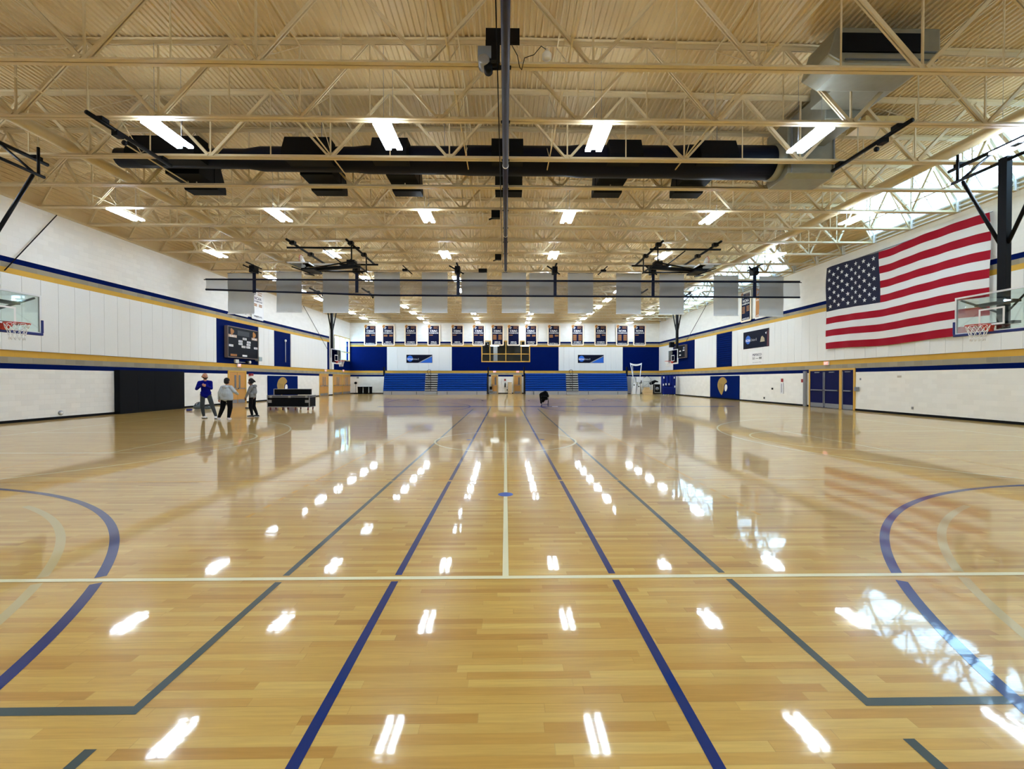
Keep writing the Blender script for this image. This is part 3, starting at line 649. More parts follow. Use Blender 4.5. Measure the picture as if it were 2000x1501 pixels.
# ================= banners =================
def banner_poly(cx,z0,z1,w,r=.12,n=5):
    pts=[]
    for (x,z,a0) in((cx+w/2-r,z0+r,-90),(cx+w/2-r,z1-r,0),(cx-w/2+r,z1-r,90),(cx-w/2+r,z0+r,180)):
        for i in range(n+1): a=math.radians(a0+90*i/n); pts.append((x+r*math.cos(a),z+r*math.sin(a)))
    return pts
def champ(sd,a,z0,z1,w,head,sport,rows,label,inner=NAVYB,border=BORDER,text=TEXTW,group='champion banners'):
    c=W3(sd,a,z0,.1); t=thing('champion_banner',c,label,'banner',group); Hh=z1-z0
    m=MB(); 
    P=[W3(sd,x,z,.10) for x,z in banner_poly(a,z0,z1,w)]; Q=[W3(sd,x,z,.12) for x,z in banner_poly(a,z0,z1,w)]; n=len(P)
    m.add(P+Q,[tuple(range(n))]+[tuple(range(n,2*n))]+[(i,(i+1)%n,n+(i+1)%n,n+i) for i in range(n)]); m.build('cloth',border,t)
    m=MB(); wq(m,sd,banner_poly(a,z0+.13,z1-.16,w-.28,.06),.124); m.build('field',inner,t)
    f=-1 if sd=='R' else 1; u=UAX[sd]
    zz=lambda k:z1-k*Hh
    m=MB(); pts=[(a-f*w*.34+.17*math.cos(q*math.pi/8)*1.0,zz(.10)+.19*math.sin(q*math.pi/8)) for q in range(16)]; wq(m,sd,pts,.128); m.build('round_emblem',ORANGE,t)
    m=MB(); wq(m,sd,[(a+x,z) for x,z in ((-f*w*.28,zz(.09)),(-f*w*.14,zz(.14)),(-f*w*.2,zz(.21)),(-f*w*.32,zz(.24)))],.131); m.build('pale_emblem',GREYI,t)
    m=MB()
    for k,l,h in((.10,.4,.02),(.15,.32,.015),(.18,.38,.018)): wq(m,sd,[(a-f*.02,zz(k)),(a+f*w*l*.9,zz(k)),(a+f*w*l*.9,zz(k+h)),(a-f*.02,zz(k+h))],.128)
    m.build('small_title',TEXTG,t)
    T2(head,t,text,W3(sd,a,zz(.355),.128),u,Hh*.095,w*.58); T2('CHAMPIONS',t,text,W3(sd,a,zz(.435),.128),u,Hh*.055,w*.72)
    for col,cnt in enumerate(rows):
        m=MB()
        for k in range(cnt):
            x0=a+f*w*(-.34 if col==0 else .08); x1=x0+f*w*.27; wq(m,sd,[(x0,zz(.49+.048*k)),(x1,zz(.49+.048*k)),(x1,zz(.522+.048*k)),(x0,zz(.522+.048*k))],.128)
        if cnt: m.build('year_lines',TEXTG,t)
    ls=sport.split('\n'); 
    for i,s in enumerate(ls): k=.93-.075*(len(ls)-1-i); T2(s,t,text,W3(sd,a,zz(k),.128),u,Hh*.055,min(w*.7,len(s)*w*.085))
    for s in(-1,1): MB().tube([W3(sd,a+s*w*.4,z1-.03,.11),W3(sd,a+s*w*.4,min(z1+.35,8.9),.11)],.006,4).build('hanging_cord',TAN,t)
    return t
BU=[724,759,803,847.5,893.5,935,971.5,1003,1037,1081.5,1127.5,1173,1215,1248.5]
SP=['BASEBALL',"MEN'S\nBASKETBALL","WOMEN'S\nBASKETBALL",'FIELD\nHOCKEY',"MEN'S\nLACROSSE","WOMEN'S\nLACROSSE","MEN'S\nSOCCER","MEN'S\nSOCCER","WOMEN'S\nSOCCER",'SOFTBALL',"WOMEN'S\nVOLLEYBALL","WOMEN'S\nVOLLEYBALL",'WRESTLING','WRESTLING']
RW=[(2,1),(2,2),(1,0),(1,0),(1,0),(1,1),(5,5),(1,0),(2,2),(3,2),(6,6),(3,1),(6,6),(1,0)]
EXT=['leftmost','second from left','third from left','fourth from left','fifth from left','sixth from left','ten year lines, left of middle','one year line, right of middle','above right of balcony window','fifth from right','with twelve year lines, fourth from right','with four year lines, third from right','with twelve year lines, second from right','with a single year line, rightmost']
for i,u in enumerate(BU):
    a=on_y(u,655,YF)[0]; champ('F',a,on_y(u,674.8,YF)[1],on_y(u,633.5,YF)[1],1.5,'CSAC' if i<12 else 'NCWA',SP[i],RW[i],'navy champions banner for %s, %s on far wall'%(SP[i].replace('\n',' ').lower(),EXT[i]))
# side wall banners
champ('L',31.35,5.98,8.2,1.5,'NCAA','WRESTLING',(2,2),'white banner with navy lettering on the upper left wall',inner=TEXTW,border=WHITE,text=TEXTN,group='side wall banners')
champ('L',29.45,5.98,8.2,1.5,'NCAA','ATHLETICS',(2,2),'white banner mostly hidden behind leftmost grey banner',inner=TEXTW,border=WHITE,text=TEXTN,group='side wall banners')
p,q=yr(1449.6,600),yr(1470,600); champ('R',(p+q)/2,5.98,8.25,abs(p-q),'NCAA','WRESTLING',(5,4),'navy banner with gold year lines on the upper right wall',group='side wall banners')
p=yr(1477,600); champ('R',p-.75,5.98,8.25,1.5,'NCAA','ATHLETICS',(0,0),'gold banner partly behind rightmost grey banner',inner=ORANGE,border=WHITE,group='side wall banners')
# NCAA signs
def ncaa(sd,a0,a1,z0,z1,label,dark=False):
    lo,hi=min(a0,a1),max(a0,a1); t=thing('league_sign',W3(sd,(lo+hi)/2,z0,.07),label,'sign'); W=hi-lo; Hh=z1-z0; f=-1 if sd=='R' else 1; L0=lo if f>0 else hi
    A=lambda k:L0+f*k*W; Z=lambda k:z0+k*Hh; o0=.062
    m=MB(); wb(m,sd,lo,hi,z0,z1,o0,o0+.02); m.build('sign_board',mat('sign_dark',srgb(8,12,34),.5,spec=.1) if 'sign_dark' not in bpy.data.materials else bpy.data.materials['sign_dark'],t)
    e=o0+.021
    if not dark:
        m=MB(); wq(m,sd,[(A(.5),Z(.02)),(A(.99),Z(.75)),(A(.99),Z(.02))],e); m.build('blue_corner',SKYB,t)
        m=MB(); wq(m,sd,[(A(.45),Z(.02)),(A(.52),Z(.02)),(A(.99),Z(.78)),(A(.99),Z(.9))],e+.002); m.build('grey_stripe',GREYI,t)
    cx=A(.14 if not dark else .2); r=Hh*(.36 if not dark else .25); cz=Z(.52)
    m=MB(); wq(m,sd,[(cx+r*math.cos(k*math.pi/14),cz+r*math.sin(k*math.pi/14)) for k in range(28)],e+.002); m.build('blue_disc',SKYB,t)
    T2('NCAA',t,TEXTW,W3(sd,cx,cz-r*.45,e+.004),UAX[sd],r*.6,r*2.0); T2('Division III',t,GREYI,W3(sd,A(.37 if not dark else .44),cz-r*.45,e+.004),UAX[sd],r*.6,W*.22)
    if dark:
        m=MB(); wq(m,sd,[(A(.68),Z(.3)),(A(.85),Z(.3)),(A(.84),Z(.48)),(A(.77),Z(.62)),(A(.72),Z(.58)),(A(.70),Z(.45))],e+.002); m.build('tan_emblem',mat('emblem_tan',srgb(175,160,130),.6),t)
        m=MB(); wq(m,sd,[(A(.93),Z(.02)),(A(.99),Z(.02)),(A(.99),Z(.98)),(A(.95),Z(.8))],e+.001); m.build('red_edge',mat('maroon',srgb(90,30,45),.6),t)
        m=MB(); wq(m,sd,[(A(.87),Z(.78)),(A(.92),Z(.82)),(A(.90),Z(.68))],e+.003); m.build('white_mark',TEXTW,t)
for u0,u1,lab in((794,844.5,'wide blue league sign on white panels above the left bleachers'),(1128.5,1178.8,'wide blue league sign on white panels above the right bleachers')):
    ncaa('F',xf(u0),xf(u1),on_y(820,708.3,YF)[1],on_y(820,692.5,YF)[1],lab)
p=on_x(1454,649.6,XR);q=on_x(1454,682,XR); ncaa('R',p[0],yr(1504,660),q[1],p[1],'dark rectangular league sign on the right wall panels',True)
a0,a1=yr(1465,700),yr(1492,700); z1=on_x(1465,687,XR)[1]; z0=on_x(1465,711,XR)[1]
t=thing('paper_sign',(XR-.07,(a0+a1)/2,z0),'white printed paper sign below the dark league sign','sign'); m=MB(); wb(m,'R',a0,a1,z0,z1,.062,.07); m.build('sheet',WHITE,t)
ac=(a0+a1)/2; T2('PEPSICO',t,TEXTN,W3('R',ac-.15,z0+(z1-z0)*.62,.072),UAX['R'],.17,1.1); T2('51 — 88',t,BLKM,W3('R',ac-.15,z0+(z1-z0)*.35,.072),UAX['R'],.17,1.1); T2('Recreational Office',t,GREYI,W3('R',ac-.15,z0+.08,.072),UAX['R'],.06,1.1)
# right wall small devices
def rdev(u0,u1,v0,v1,off,name,m_,label,cat): return dev('R',u0,u1,v0,v1,XR,off,name,m_,label,cat)
RS=mat('safety_red',srgb(150,30,36),.5)
rdev(1525.8,1530.3,739,745.6,.02,'extinguisher_sign',RS,'small red safety sign above the tall white vertical sign','sign')
o=rdev(1525,1531,747.5,768.5,.05,'vertical_sign',WPAINT,'tall narrow white sign with navy vertical lettering on right wall','sign')
a,z=on_x(1528,748.5,XR); a2,z2=on_x(1528,766,XR)
m=MB(); n=8
for k in range(n): zz=z2+(z-z2)*(k+.15)/n; wb(m,'R',a-.03,a+.04,zz,zz+(z-z2)/n*.6,.05,.053)
m.build('vertical_lettering',TEXTN,o)
rdev(1566.5,1571.3,740,746.5,.06,'fire_alarm',RS,'red fire alarm box just left of the navy doors','fire alarm')
rdev(1507.5,1510.5,757,760.5,.03,'wall_outlet',BLKM,'dark round outlet on right wall between mural and vertical sign','outlet')
rdev(1492,1494.2,775,778.5,.03,'wall_outlet',BLKM,'tiny dark outlet low on right wall near the mural','outlet')
rdev(1680,1682.5,738,742,.03,'wall_outlet',STEEL,'small grey plate high on wall right of the navy doors','outlet')
rdev(1671.5,1678.5,755.5,763.5,.1,'junction_box',STEEL,'grey box at the right edge of the navy doors','box')
rdev(1781,1784.5,794,799,.03,'wall_outlet',STEEL,'small grey outlet low on the near right wall','outlet')
rdev(1753,1761,733,737,.01,'wall_plate',mat('pale_plate',srgb(190,182,172),.5),'pale plate on the near right wall below the navy stripe','plate')
dev('L',485.5,491,729,733.5,XL,.15,'alarm_horn',RS,'red alarm horn right of the oak doors beside the people','alarm')
# ================= flag =================
def make_flag():
    y_f=on_x(1621,600,XR)[0]; y_n=15.6; zt=7.82; zb2=3.30; 
    t0=thing('american_flag',(XR-.15,(y_f+y_n)/2,zb2),'large red, white and blue American flag hanging on right wall','flag')
    nx=100; nz=52; RD=mat('flag_red',srgb(158,12,38),.75,spec=.2); WH=mat('flag_white',srgb(226,228,230),.75); BL=mat('flag_navy',srgb(10,16,50),.75)
    Wd=y_f-y_n; Hh=zt-zb2
    def pos(s,t,e=0):  # s 0 at far(left as seen) ..1 near ; t 0 top..1 bottom
        y=y_f-s*Wd; z=zt-t*Hh+.05*math.sin(s*9.5+.4)*(1-.3*t)-.03*math.sin(s*4); off=.19+.035*math.sin(s*22+t*2)+.02*math.sin(s*47+t*5)+.03*math.sin(t*9+s*3)
        return (XR-off-e,y,z)
    vs_=[pos(i/nx,j/nz) for j in range(nz+1) for i in range(nx+1)]; m=MB()
    for j in range(nz):
        for i in range(nx):
            st=int(j*13/nz); k=0 if st%2==0 else 1
            if st<7 and i<nx*.42: k=2
            m.add([vs_[j*(nx+1)+i],vs_[j*(nx+1)+i+1],vs_[(j+1)*(nx+1)+i+1],vs_[(j+1)*(nx+1)+i]],[(0,1,2,3)],k,True)
    cw=.42; ch=7/13
    for r in range(9):
        cnt=6 if r%2==0 else 5
        for c in range(cnt):
            s=cw*((2*c+1)/12 if cnt==6 else (2*c+2)/12); tt=ch*(r+1)/10; pts=[]
            for k in range(10):
                a=math.pi/2+k*math.pi/5; rr=.125 if k%2==0 else .05; pts.append(pos(s-rr*math.cos(a)/Wd*-1,tt-rr*math.sin(a)/Hh,.012))
            ce=pos(s,tt,.012); m.add(pts+[ce],[(k,(k+1)%10,10) for k in range(10)],1)
    o=m.build('flag_cloth',[RD,WH,BL],t0)
    MB().tube([(XR-.08,y_n,zt+.03),(XR-.08,y_f,zt+.03)],.02,8).build('hanging_rod',STEEL,t0)
make_flag()
# ================= black ductwork =================
DUCTM=mat('black_duct',srgb(8,11,28),.5,spec=.15)
def duct():
    t=thing('air_duct',(0,14.05,8.78),'long black air duct hung across the hall below the roof deck','air duct')
    pr=[(.20,-12.55),(.29,-12.5),(.30,-8.4),(.37,-7.9),(.38,-4.9),(.42,-4.5),(.42,-1.6),(.45,-1.2),(.45,2.0),(.49,2.4),(.49,5.6),(.52,6.0),(.52,8.75)]
    MB().lathe((0,14.05,8.78),pr,28,axis='x').build('round_duct',DUCTM,t)
    for u0,u1 in((250,385),(553,642),(725,795),(960,1022),(1190,1254),(1366,1440)):
        x0,x1=on_y(u0,293,13.35)[0],on_y(u1,293,13.35)[0]
        m=MB(); m.prism([(13.2,8.45),(13.2,8.62),(13.42,9.16),(13.85,9.16),(13.85,8.45)],x0,x1,'x'); m.build('front_diffuser',BLACK,t)
    for u0,u1 in((357,422),(606,668),(765,821),(967,1020),(1161,1216),(1319,1375)):
        x0,x1=on_y(u0,357,15.2)[0],on_y(u1,357,15.2)[0]
        m=MB(); m.prism([(15.14,8.5),(15.3,8.32),(15.75,8.32),(15.75,8.5),(15.45,9.15),(15.14,9.15)],x0,x1,'x'); m.box(x0+.02,x1-.02,14.4,15.14,8.46,9.1); m.build('rear_diffuser',BLACK,t)
    for x in(-10.5,-6,-2,3,7): MB().tube([(x,14.05,9.1),(x,14.05,zc(x))],.012,5).build('hanger_rod',STEEL,t)
    return t
duct()
t=thing('metal_ductwork',(9.6,12,8.6),'bare galvanised ductwork feeding the right end of the black duct','ductwork')
m=MB(); m.lathe((0,14.05,8.78),[(.56,8.76),(.56,8.9),(.53,9.2),(.2,9.21)],28,axis='x'); m.build('collar',GALV,t)
m=MB(); m.prism([(13.5,8.2),(13.7,8.1),(14.5,8.1),(14.6,8.3),(14.6,9.9),(13.5,9.9)],9.0,10.55,'x'); m.build('elbow_box',GALV,t,bev=.03)
m=MB(); m.box(9.15,10.2,12.1,13.6,9.05,9.95); m.build('transition',GALV,t,bev=.03)
m=MB()
for x in(9.1,10.46): m.box(x,x+.04,13.46,13.5,8.2,9.9)
m.build('duct_flange',STEEL,t)
m=MB(); m.prism([(7.6,9.25),(8.0,9.02),(10.0,9.02),(10.3,9.35),(10.3,9.9),(7.8,9.9)],9.98,10.93,'y'); m.build('trunk_duct',GALV,t,bev=.04)
m=MB(); m.box(8.7,10.35,10.95,12.1,9.3,9.85); m.build('trunk_duct',GALV,t,bev=.03)
m=MB(); m.box(7.9,9.8,9.92,9.99,9.3,9.72); m.build('dark_opening',BLACK,t)
for z in(9.12,9.3): MB().box(8.0,10.2,9.95,10.0,z,z+.03).build('duct_flange',mat('seam_blue',srgb(80,92,110),.4),t)
m=MB().box(11.6,12.9,13.6,14.4,9.9,10.1); tag(m.build('ceiling_speaker',TAN),'small cream box under the deck right of the galvanised duct','box')
# ================= divider rolled up down the middle =================
t=thing('rolled_divider',(0,6,8.0),'long dark rolled divider curtain tube down the centre of the ceiling','divider curtain')
TUBE=mat('navy_tube',srgb(34,34,58),.5,bump=(5,.01,.15))
for a,b,z in((3.5,12.62,7.93),(12.7,18.8,7.97),(18.9,24.9,8.0)):
    MB().tube([(0,a,z),(0,b,z)],.085,16).build('curtain_roll',TUBE,t)
    MB().tube([(0,b,z),(0,b+.05,z)],.092,16).build('end_cap',WHITE,t)
for y in JY[1:13]:
    m=MB(); m.box(-.03,.03,y-.03,y+.03,8.05,8.3); m.box(-.12,.12,y-.05,y+.05,8.28,8.31); m.build('hanger',BLKM,t)
t=thing('curtain_motor',(-.25,9.2,8.0),'grey and black hoist motor on the nearest truss beside the rolled curtain','motor')
MB().box(-.42,.3,9.10,9.14,8.72,9.05).build('mount_plate',BLKM,t); MB().box(-.42,-.12,9.0,9.3,8.3,8.72).build('gearbox',BLKM,t)
MB().box(-.58,-.3,8.98,9.18,8.33,8.58).build('control_box',mat('motor_grey',srgb(120,132,148),.4),t); MB().lathe((-.45,8.95,8.2),[(.08,-.12),(.12,-.1),(.12,.12),(.07,.14)],16,axis='y').build('motor_body',STEEL,t)
MB().lathe((-.36,8.95,8.08),[(.05,-.1),(.09,-.08),(.09,.1)],14,axis='y').build('motor_body',BLKM,t)
m=MB().lathe((.88,9.1,8.42),[(.05,-.02),(.1,0),(.1,.08),(.07,.12),(.04,.13),(.03,.2)],16); o=m.build('camera_dome',WHITE); tag(o,'small white round camera unit on the nearest truss','camera unit')
m=MB(); m.tube([(.13,9.0,8.62),(.25,9.0,8.4),(.3,9.0,8.15),(.34,9.0,8.1),(.4,9.0,8.35),(.6,9.0,8.42),(.75,9.0,8.6),(.88,9.1,8.6)],.009,6); m.build('cable',BLKM,o)
for y,lab in((22.8,'seventh'),(16.95,'fourth')):
    t=thing('curtain_bracket',(-.4,y,8.0),'black pulley bracket beside the rolled curtain at the %s truss'%lab,'bracket'); MB().box(-.56,-.22,y-.1,y+.1,8.0,8.29).build('bracket_box',BLKM,t); MB().bar((-.66,y,7.95),(-.24,y,8.1),.05,.05).build('bracket_arm',BLKM,t)
m=MB().tube([(-.17,3.5,8.15),(-.17,24.9,8.15)],.014,6); tag(m.build('hoist_rope',BLKM),'thin black hoist rope beside the rolled curtain','rope')
# ================= cross divider (folded net) =================
YN=25.2
t=thing('divider_net',(0,YN,6.6),'folded grey mesh divider with two navy bars spanning the hall','divider net')
xa=on_y(402,555,YN)[0]; xb=on_y(1562,555,YN)[0]; ztL=on_y(402,545,YN)[1]; ztM=on_y(987,547.5,YN)[1]; zbL=on_y(402,565,YN)[1]; zbM=on_y(760,576.5,YN)[1]; zbR=on_y(1562,580.5,YN)[1]; xm=on_y(760,576,YN)[0]
MB().tube([(xa,YN,ztL),(0,YN,ztM),(xb,YN,on_y(1562,549.5,YN)[1])],.045,8).build('top_bar',NAVY,t)
MB().tube([(xa,YN-.15,ztL-.06),(0,YN-.15,ztM-.08),(xb,YN-.15,ztM-.1)],.025,8).build('upper_pipe',NAVY,t)
MB().tube([(xa,YN,zbL),(-7.2,YN,on_y(760,576.5,YN)[1]),(xb,YN,zbR)],.055,8).build('bottom_bar',NAVY,t)
n=60; vs_=[]
for i in range(n+1):
    x=xa+(xb-xa)*i/n; zb_=zbL+(zbM-zbL)*min(1,(x-xa)/(xm-xa)); zb_=zb_ if x<xm else zbM+(zbR-zbM)*(x-xm)/(xb-xm)
    for j in range(5): vs_.append((x,YN+.03*math.sin(i*1.7+j),ztM-.02+(zb_-ztM)*j/4))
MB().add(vs_,[(i*5+j,(i+1)*5+j,(i+1)*5+j+1,i*5+j+1) for i in range(n) for j in range(4)],0,True).build('mesh',MESH,t)
for u in(497.5,697.5,895,1084,1275,1473):
    x=on_y(u,560,YN)[0]; z0=zbM-.0 if u>700 else on_y(u,570,YN)[1]
    m=MB(); m.box(x-.09,x+.09,YN-.06,YN-.02,z0-.05,7.95); m.build('strap',NAVY,t); MB().box(x-.05,x+.05,24.4,25.9,8.25,8.298).build('support_bar',BLKM,t)
    m=MB(); m.box(x-.18,x+.12,YN-.25,YN+.2,7.85,8.25); m.bar((x-.5,YN-.3,8.25),(x+.3,YN+.2,7.9),.07,.07); m.lathe((x,YN-.28,7.95),[(.1,-.04),(.1,.04)],12,axis='y'); m.build('pulley_block',BLKM,t)
for x0,x1 in((-1.6,-1.1),): MB().box(x0,x1,YN+.1,YN+.3,8.0,8.2).build('pulley_block',BLKM,t)
for u in(793,1180):
    x=on_y(u,530,YN)[0]; s=1 if u>900 else -1; m=MB(); m.bar((x-s*.3,YN+.3,7.9),(x+s*.15,YN-.2,8.28),.06,.06); m.box(x-.2,x+.1,YN-.1,YN+.1,8.0,8.12); m.build('pulley_block',BLKM,t)
# grey backs of hanging banners
G=[(445,496,612),(540,589,609),(631,681,610),(731,781,610),(824,874,610),(901.5,951,610),(980,1027.5,610),(1034,1082,611),(1109,1158.5,611),(1203.5,1252,612),(1288,1336,613),(1394,1442,615.5),(1483,1530,617)]
NB='leftmost,second,third,fourth,fifth,sixth,seventh,eighth,ninth,tenth,eleventh,twelfth,rightmost'.split(',')
YG=26.1
for i,(u0,u1,v) in enumerate(G):
    yg=YG+(.25 if i in(6,) else 0); x0,x1=on_y(u0,600,YG)[0],on_y(u1,600,YG)[0]; zb_=on_y(u0,v,YG)[1]; zt=zb_+2.44; n=10
    t=thing('hanging_banner',((x0+x1)/2,YG,zb_),('%s grey banner back hanging behind the divider net'%NB[i])+('' if i in(0,12) else ', counted from the left'),'banner','grey banner backs')
    vs_=[]
    ph=R.random()*6
    for s in(0,.02):
        for j in range(n+1):
            for k in range(n+1):
                f=j/n; xx=x0+(x1-x0)*k/n; vs_.append((xx,YG+s+.03*math.sin(k*.7+ph)*f+.02*math.sin(j*1.1+k*.8+ph),zt+(zb_-zt)*f))
    N=(n+1)**2; fs=[]
    for s in(0,1):
        for j in range(n):
            for k in range(n): a=s*N+j*(n+1)+k; fs.append((a,a+1,a+n+2,a+n+1))
    MB().add(vs_,fs,0,True).build('cloth',GREYV,t)
    MB().tube([(x0-.02,YG+.01,zt),(x1+.02,YG+.01,zt)],.02,8).build('top_rod',STEEL,t)
    MB().box(x0-.01,x1+.01,YG-.015,YG+.03,zb_-.03,zb_+.03).build('bottom_hem',WPAINT,t)
    for x in(x0+.1,x1-.1): MB().tube([(x,YG,zt),(x,YG+.42,8.34)],.008,4).build('cord',BLKM,t)
# ================= basketball hoops =================
def rim_net(t,c,axis,tube,netd,mt=RED,mtn=NET,flat=False):
    pass
def hoop(s,Yc,label,pad=mat('royal_edge',srgb(14,34,110),.5),near=True,frameext=True):
    bx=s*12.98; t=thing('basketball_hoop',(s*13.2,Yc,2.85),label,'basketball hoop')
    inn=-s  # direction towards court
    y0,y1=Yc-.915,Yc+.915; z0,z1=2.87,3.94
    MB().box(bx-.006,bx+.006,y0+.03,y1-.03,z0+.03,z1-.03).build('backboard',GLS,t)
    m=MB(); e=.045
    for a,b,c,d in((y0,y1,z0,z0+e),(y0,y1,z1-e,z1),(y0,y0+e,z0+e,z1-e),(y1-e,y1,z0+e,z1-e)): m.box(bx-.02,bx+.02,a,b,c,d)
    m.build('backboard_frame',WPAINT,t)
    m=MB(); q0,q1=Yc-.305,Yc+.305; w0,w1=3.05,3.51; e=.045
    for a,b,c,d in((q0,q1,w0,w0+e),(q0,q1,w1-e,w1),(q0,q0+e,w0+e,w1-e),(q1-e,q1,w0+e,w1-e)): m.box(bx+inn*.008,bx+inn*.012,a,b,c,d)
    m.build('target_square',WHITE,t)
    m=MB(); m.box(bx-.045,bx+.045,y0-.03,y1+.03,z0-.05,z0+.02)
    for a,b in((y0-.04,y0+.015),(y1-.015,y1+.04)): m.box(bx-.045,bx+.045,a,b,z0+.02,z0+.38)
    m.build('edge_padding',pad,t,bev=.012)
    rc=(bx+inn*(.15+.2286),Yc,3.05)
    m=MB(); m.tube([(rc[0]+.235*math.cos(a),rc[1]+.235*math.sin(a),3.05) for a in [2*math.pi*k/28 for k in range(28)]],.011,8,closed=True)
    for k in range(12): a=2*math.pi*k/12; m.box(rc[0]+.235*math.cos(a)-.006,rc[0]+.235*math.cos(a)+.006,rc[1]+.235*math.sin(a)-.006,rc[1]+.235*math.sin(a)+.006,3.02,3.045)
    rm_=m.build('rim',RED,t)
    m=MB(); m.box(bx+inn*.02,bx+inn*.16,Yc-.09,Yc+.09,2.97,3.04); m.prism([(bx+inn*.02,2.88),(bx+inn*.02,3.04),(bx+inn*.18,3.04),(bx+inn*.06,2.88)],Yc-.075,Yc+.075,'y'); m.build('rim_bracket',RED,t)
    m=MB(); n=12; L5=[(.232,3.035),(.205,2.93),(.17,2.83),(.15,2.73),(.14,2.62)]
    for lv in range(4):
        for k in range(n):
            for d in(-.5,.5):
                a=2*math.pi*(k+.5*lv)/n; b=2*math.pi*(k+.5*lv+d)/n; (r0,h0),(r1,h1)=L5[lv],L5[lv+1]
                m.tube([(rc[0]+r0*math.cos(a),rc[1]+r0*math.sin(a),h0),(rc[0]+r1*math.cos(b),rc[1]+r1*math.sin(b),h1)],.0055,4)
    m.build('net',NET,t)
    # mast and bracing
    mx=s*13.3
    MB().box(mx-.075,mx+.075,Yc-.1,Yc+.1,2.95 if near else 3.0,7.5).build('mast',BLKM,t)
    m=MB(); m.box(bx+s*.03,mx-s*.07,Yc-.45,Yc+.45,3.05,3.12); m.box(bx+s*.03,mx-s*.07,Yc-.45,Yc+.45,3.6,3.67); m.bar((bx+s*.03,Yc-.8,3.85),(mx,Yc-.1,3.4),.04,.04); m.bar((bx+s*.03,Yc+.8,3.85),(mx,Yc+.1,3.4),.04,.04); m.build('backboard_mount',BLKM,t)
    for d in(-1,1): MB().tube([(mx,Yc+d*.08,5.2),(mx,Yc+d*1.05,7.35)],.045,8).build('mast_brace',BLKM,t)
    MB().tube([(mx,Yc-1.35,7.42),(mx,Yc+1.35,7.42)],.045,8).build('hinge_bar',BLKM,t)
    for d in(-1,1): MB().tube([(mx,Yc+d*1.1,7.42),(mx+s*.9,Yc+d*1.1,8.2)],.035,8).build('hinge_hanger',BLKM,t); MB().tube([(mx,Yc+d*1.2,7.42),(mx,Yc+d*1.2,8.2)],.035,8).build('hinge_hanger',BLKM,t)
    for x in(s*14.1,s*10.35):
        ya_=Yc-(.45 if near else 1.9); m=MB(); m.tube([(x,ya_,8.2),(x,Yc+2.2,8.2)],.055,10); m.build('ceiling_beam',BLKM,t)
        for y in JY:
            if ya_<y+.2<Yc+2.4: MB().box(x-.1,x+.1,y-.1,y+.1,8.2,8.298).build('beam_clamp',BLKM,t)
        MB().box(x-.08,x+.08,Yc+.3,Yc+.5,8.06,8.2).build('beam_clamp',BLKM,t)
    m=MB().lathe((s*10.35,Yc+.6,8.02),[(.07,-.02),(.07,.02)],12,axis='y'); m.build('cable_pulley',BLKM,t)
    return t
hoop(-1,YC,'basketball hoop with navy padded glass board at the near left edge')
hoop(1,YC,'basketball hoop with navy padded glass board in front of the flag')
hoop(-1,YD-.1,'basketball hoop with white padded board before the far left corner',pad=WHITE,near=False)
hoop(1,YD-.1,'basketball hoop with white padded board before the small scoreboard',pad=WHITE,near=False)
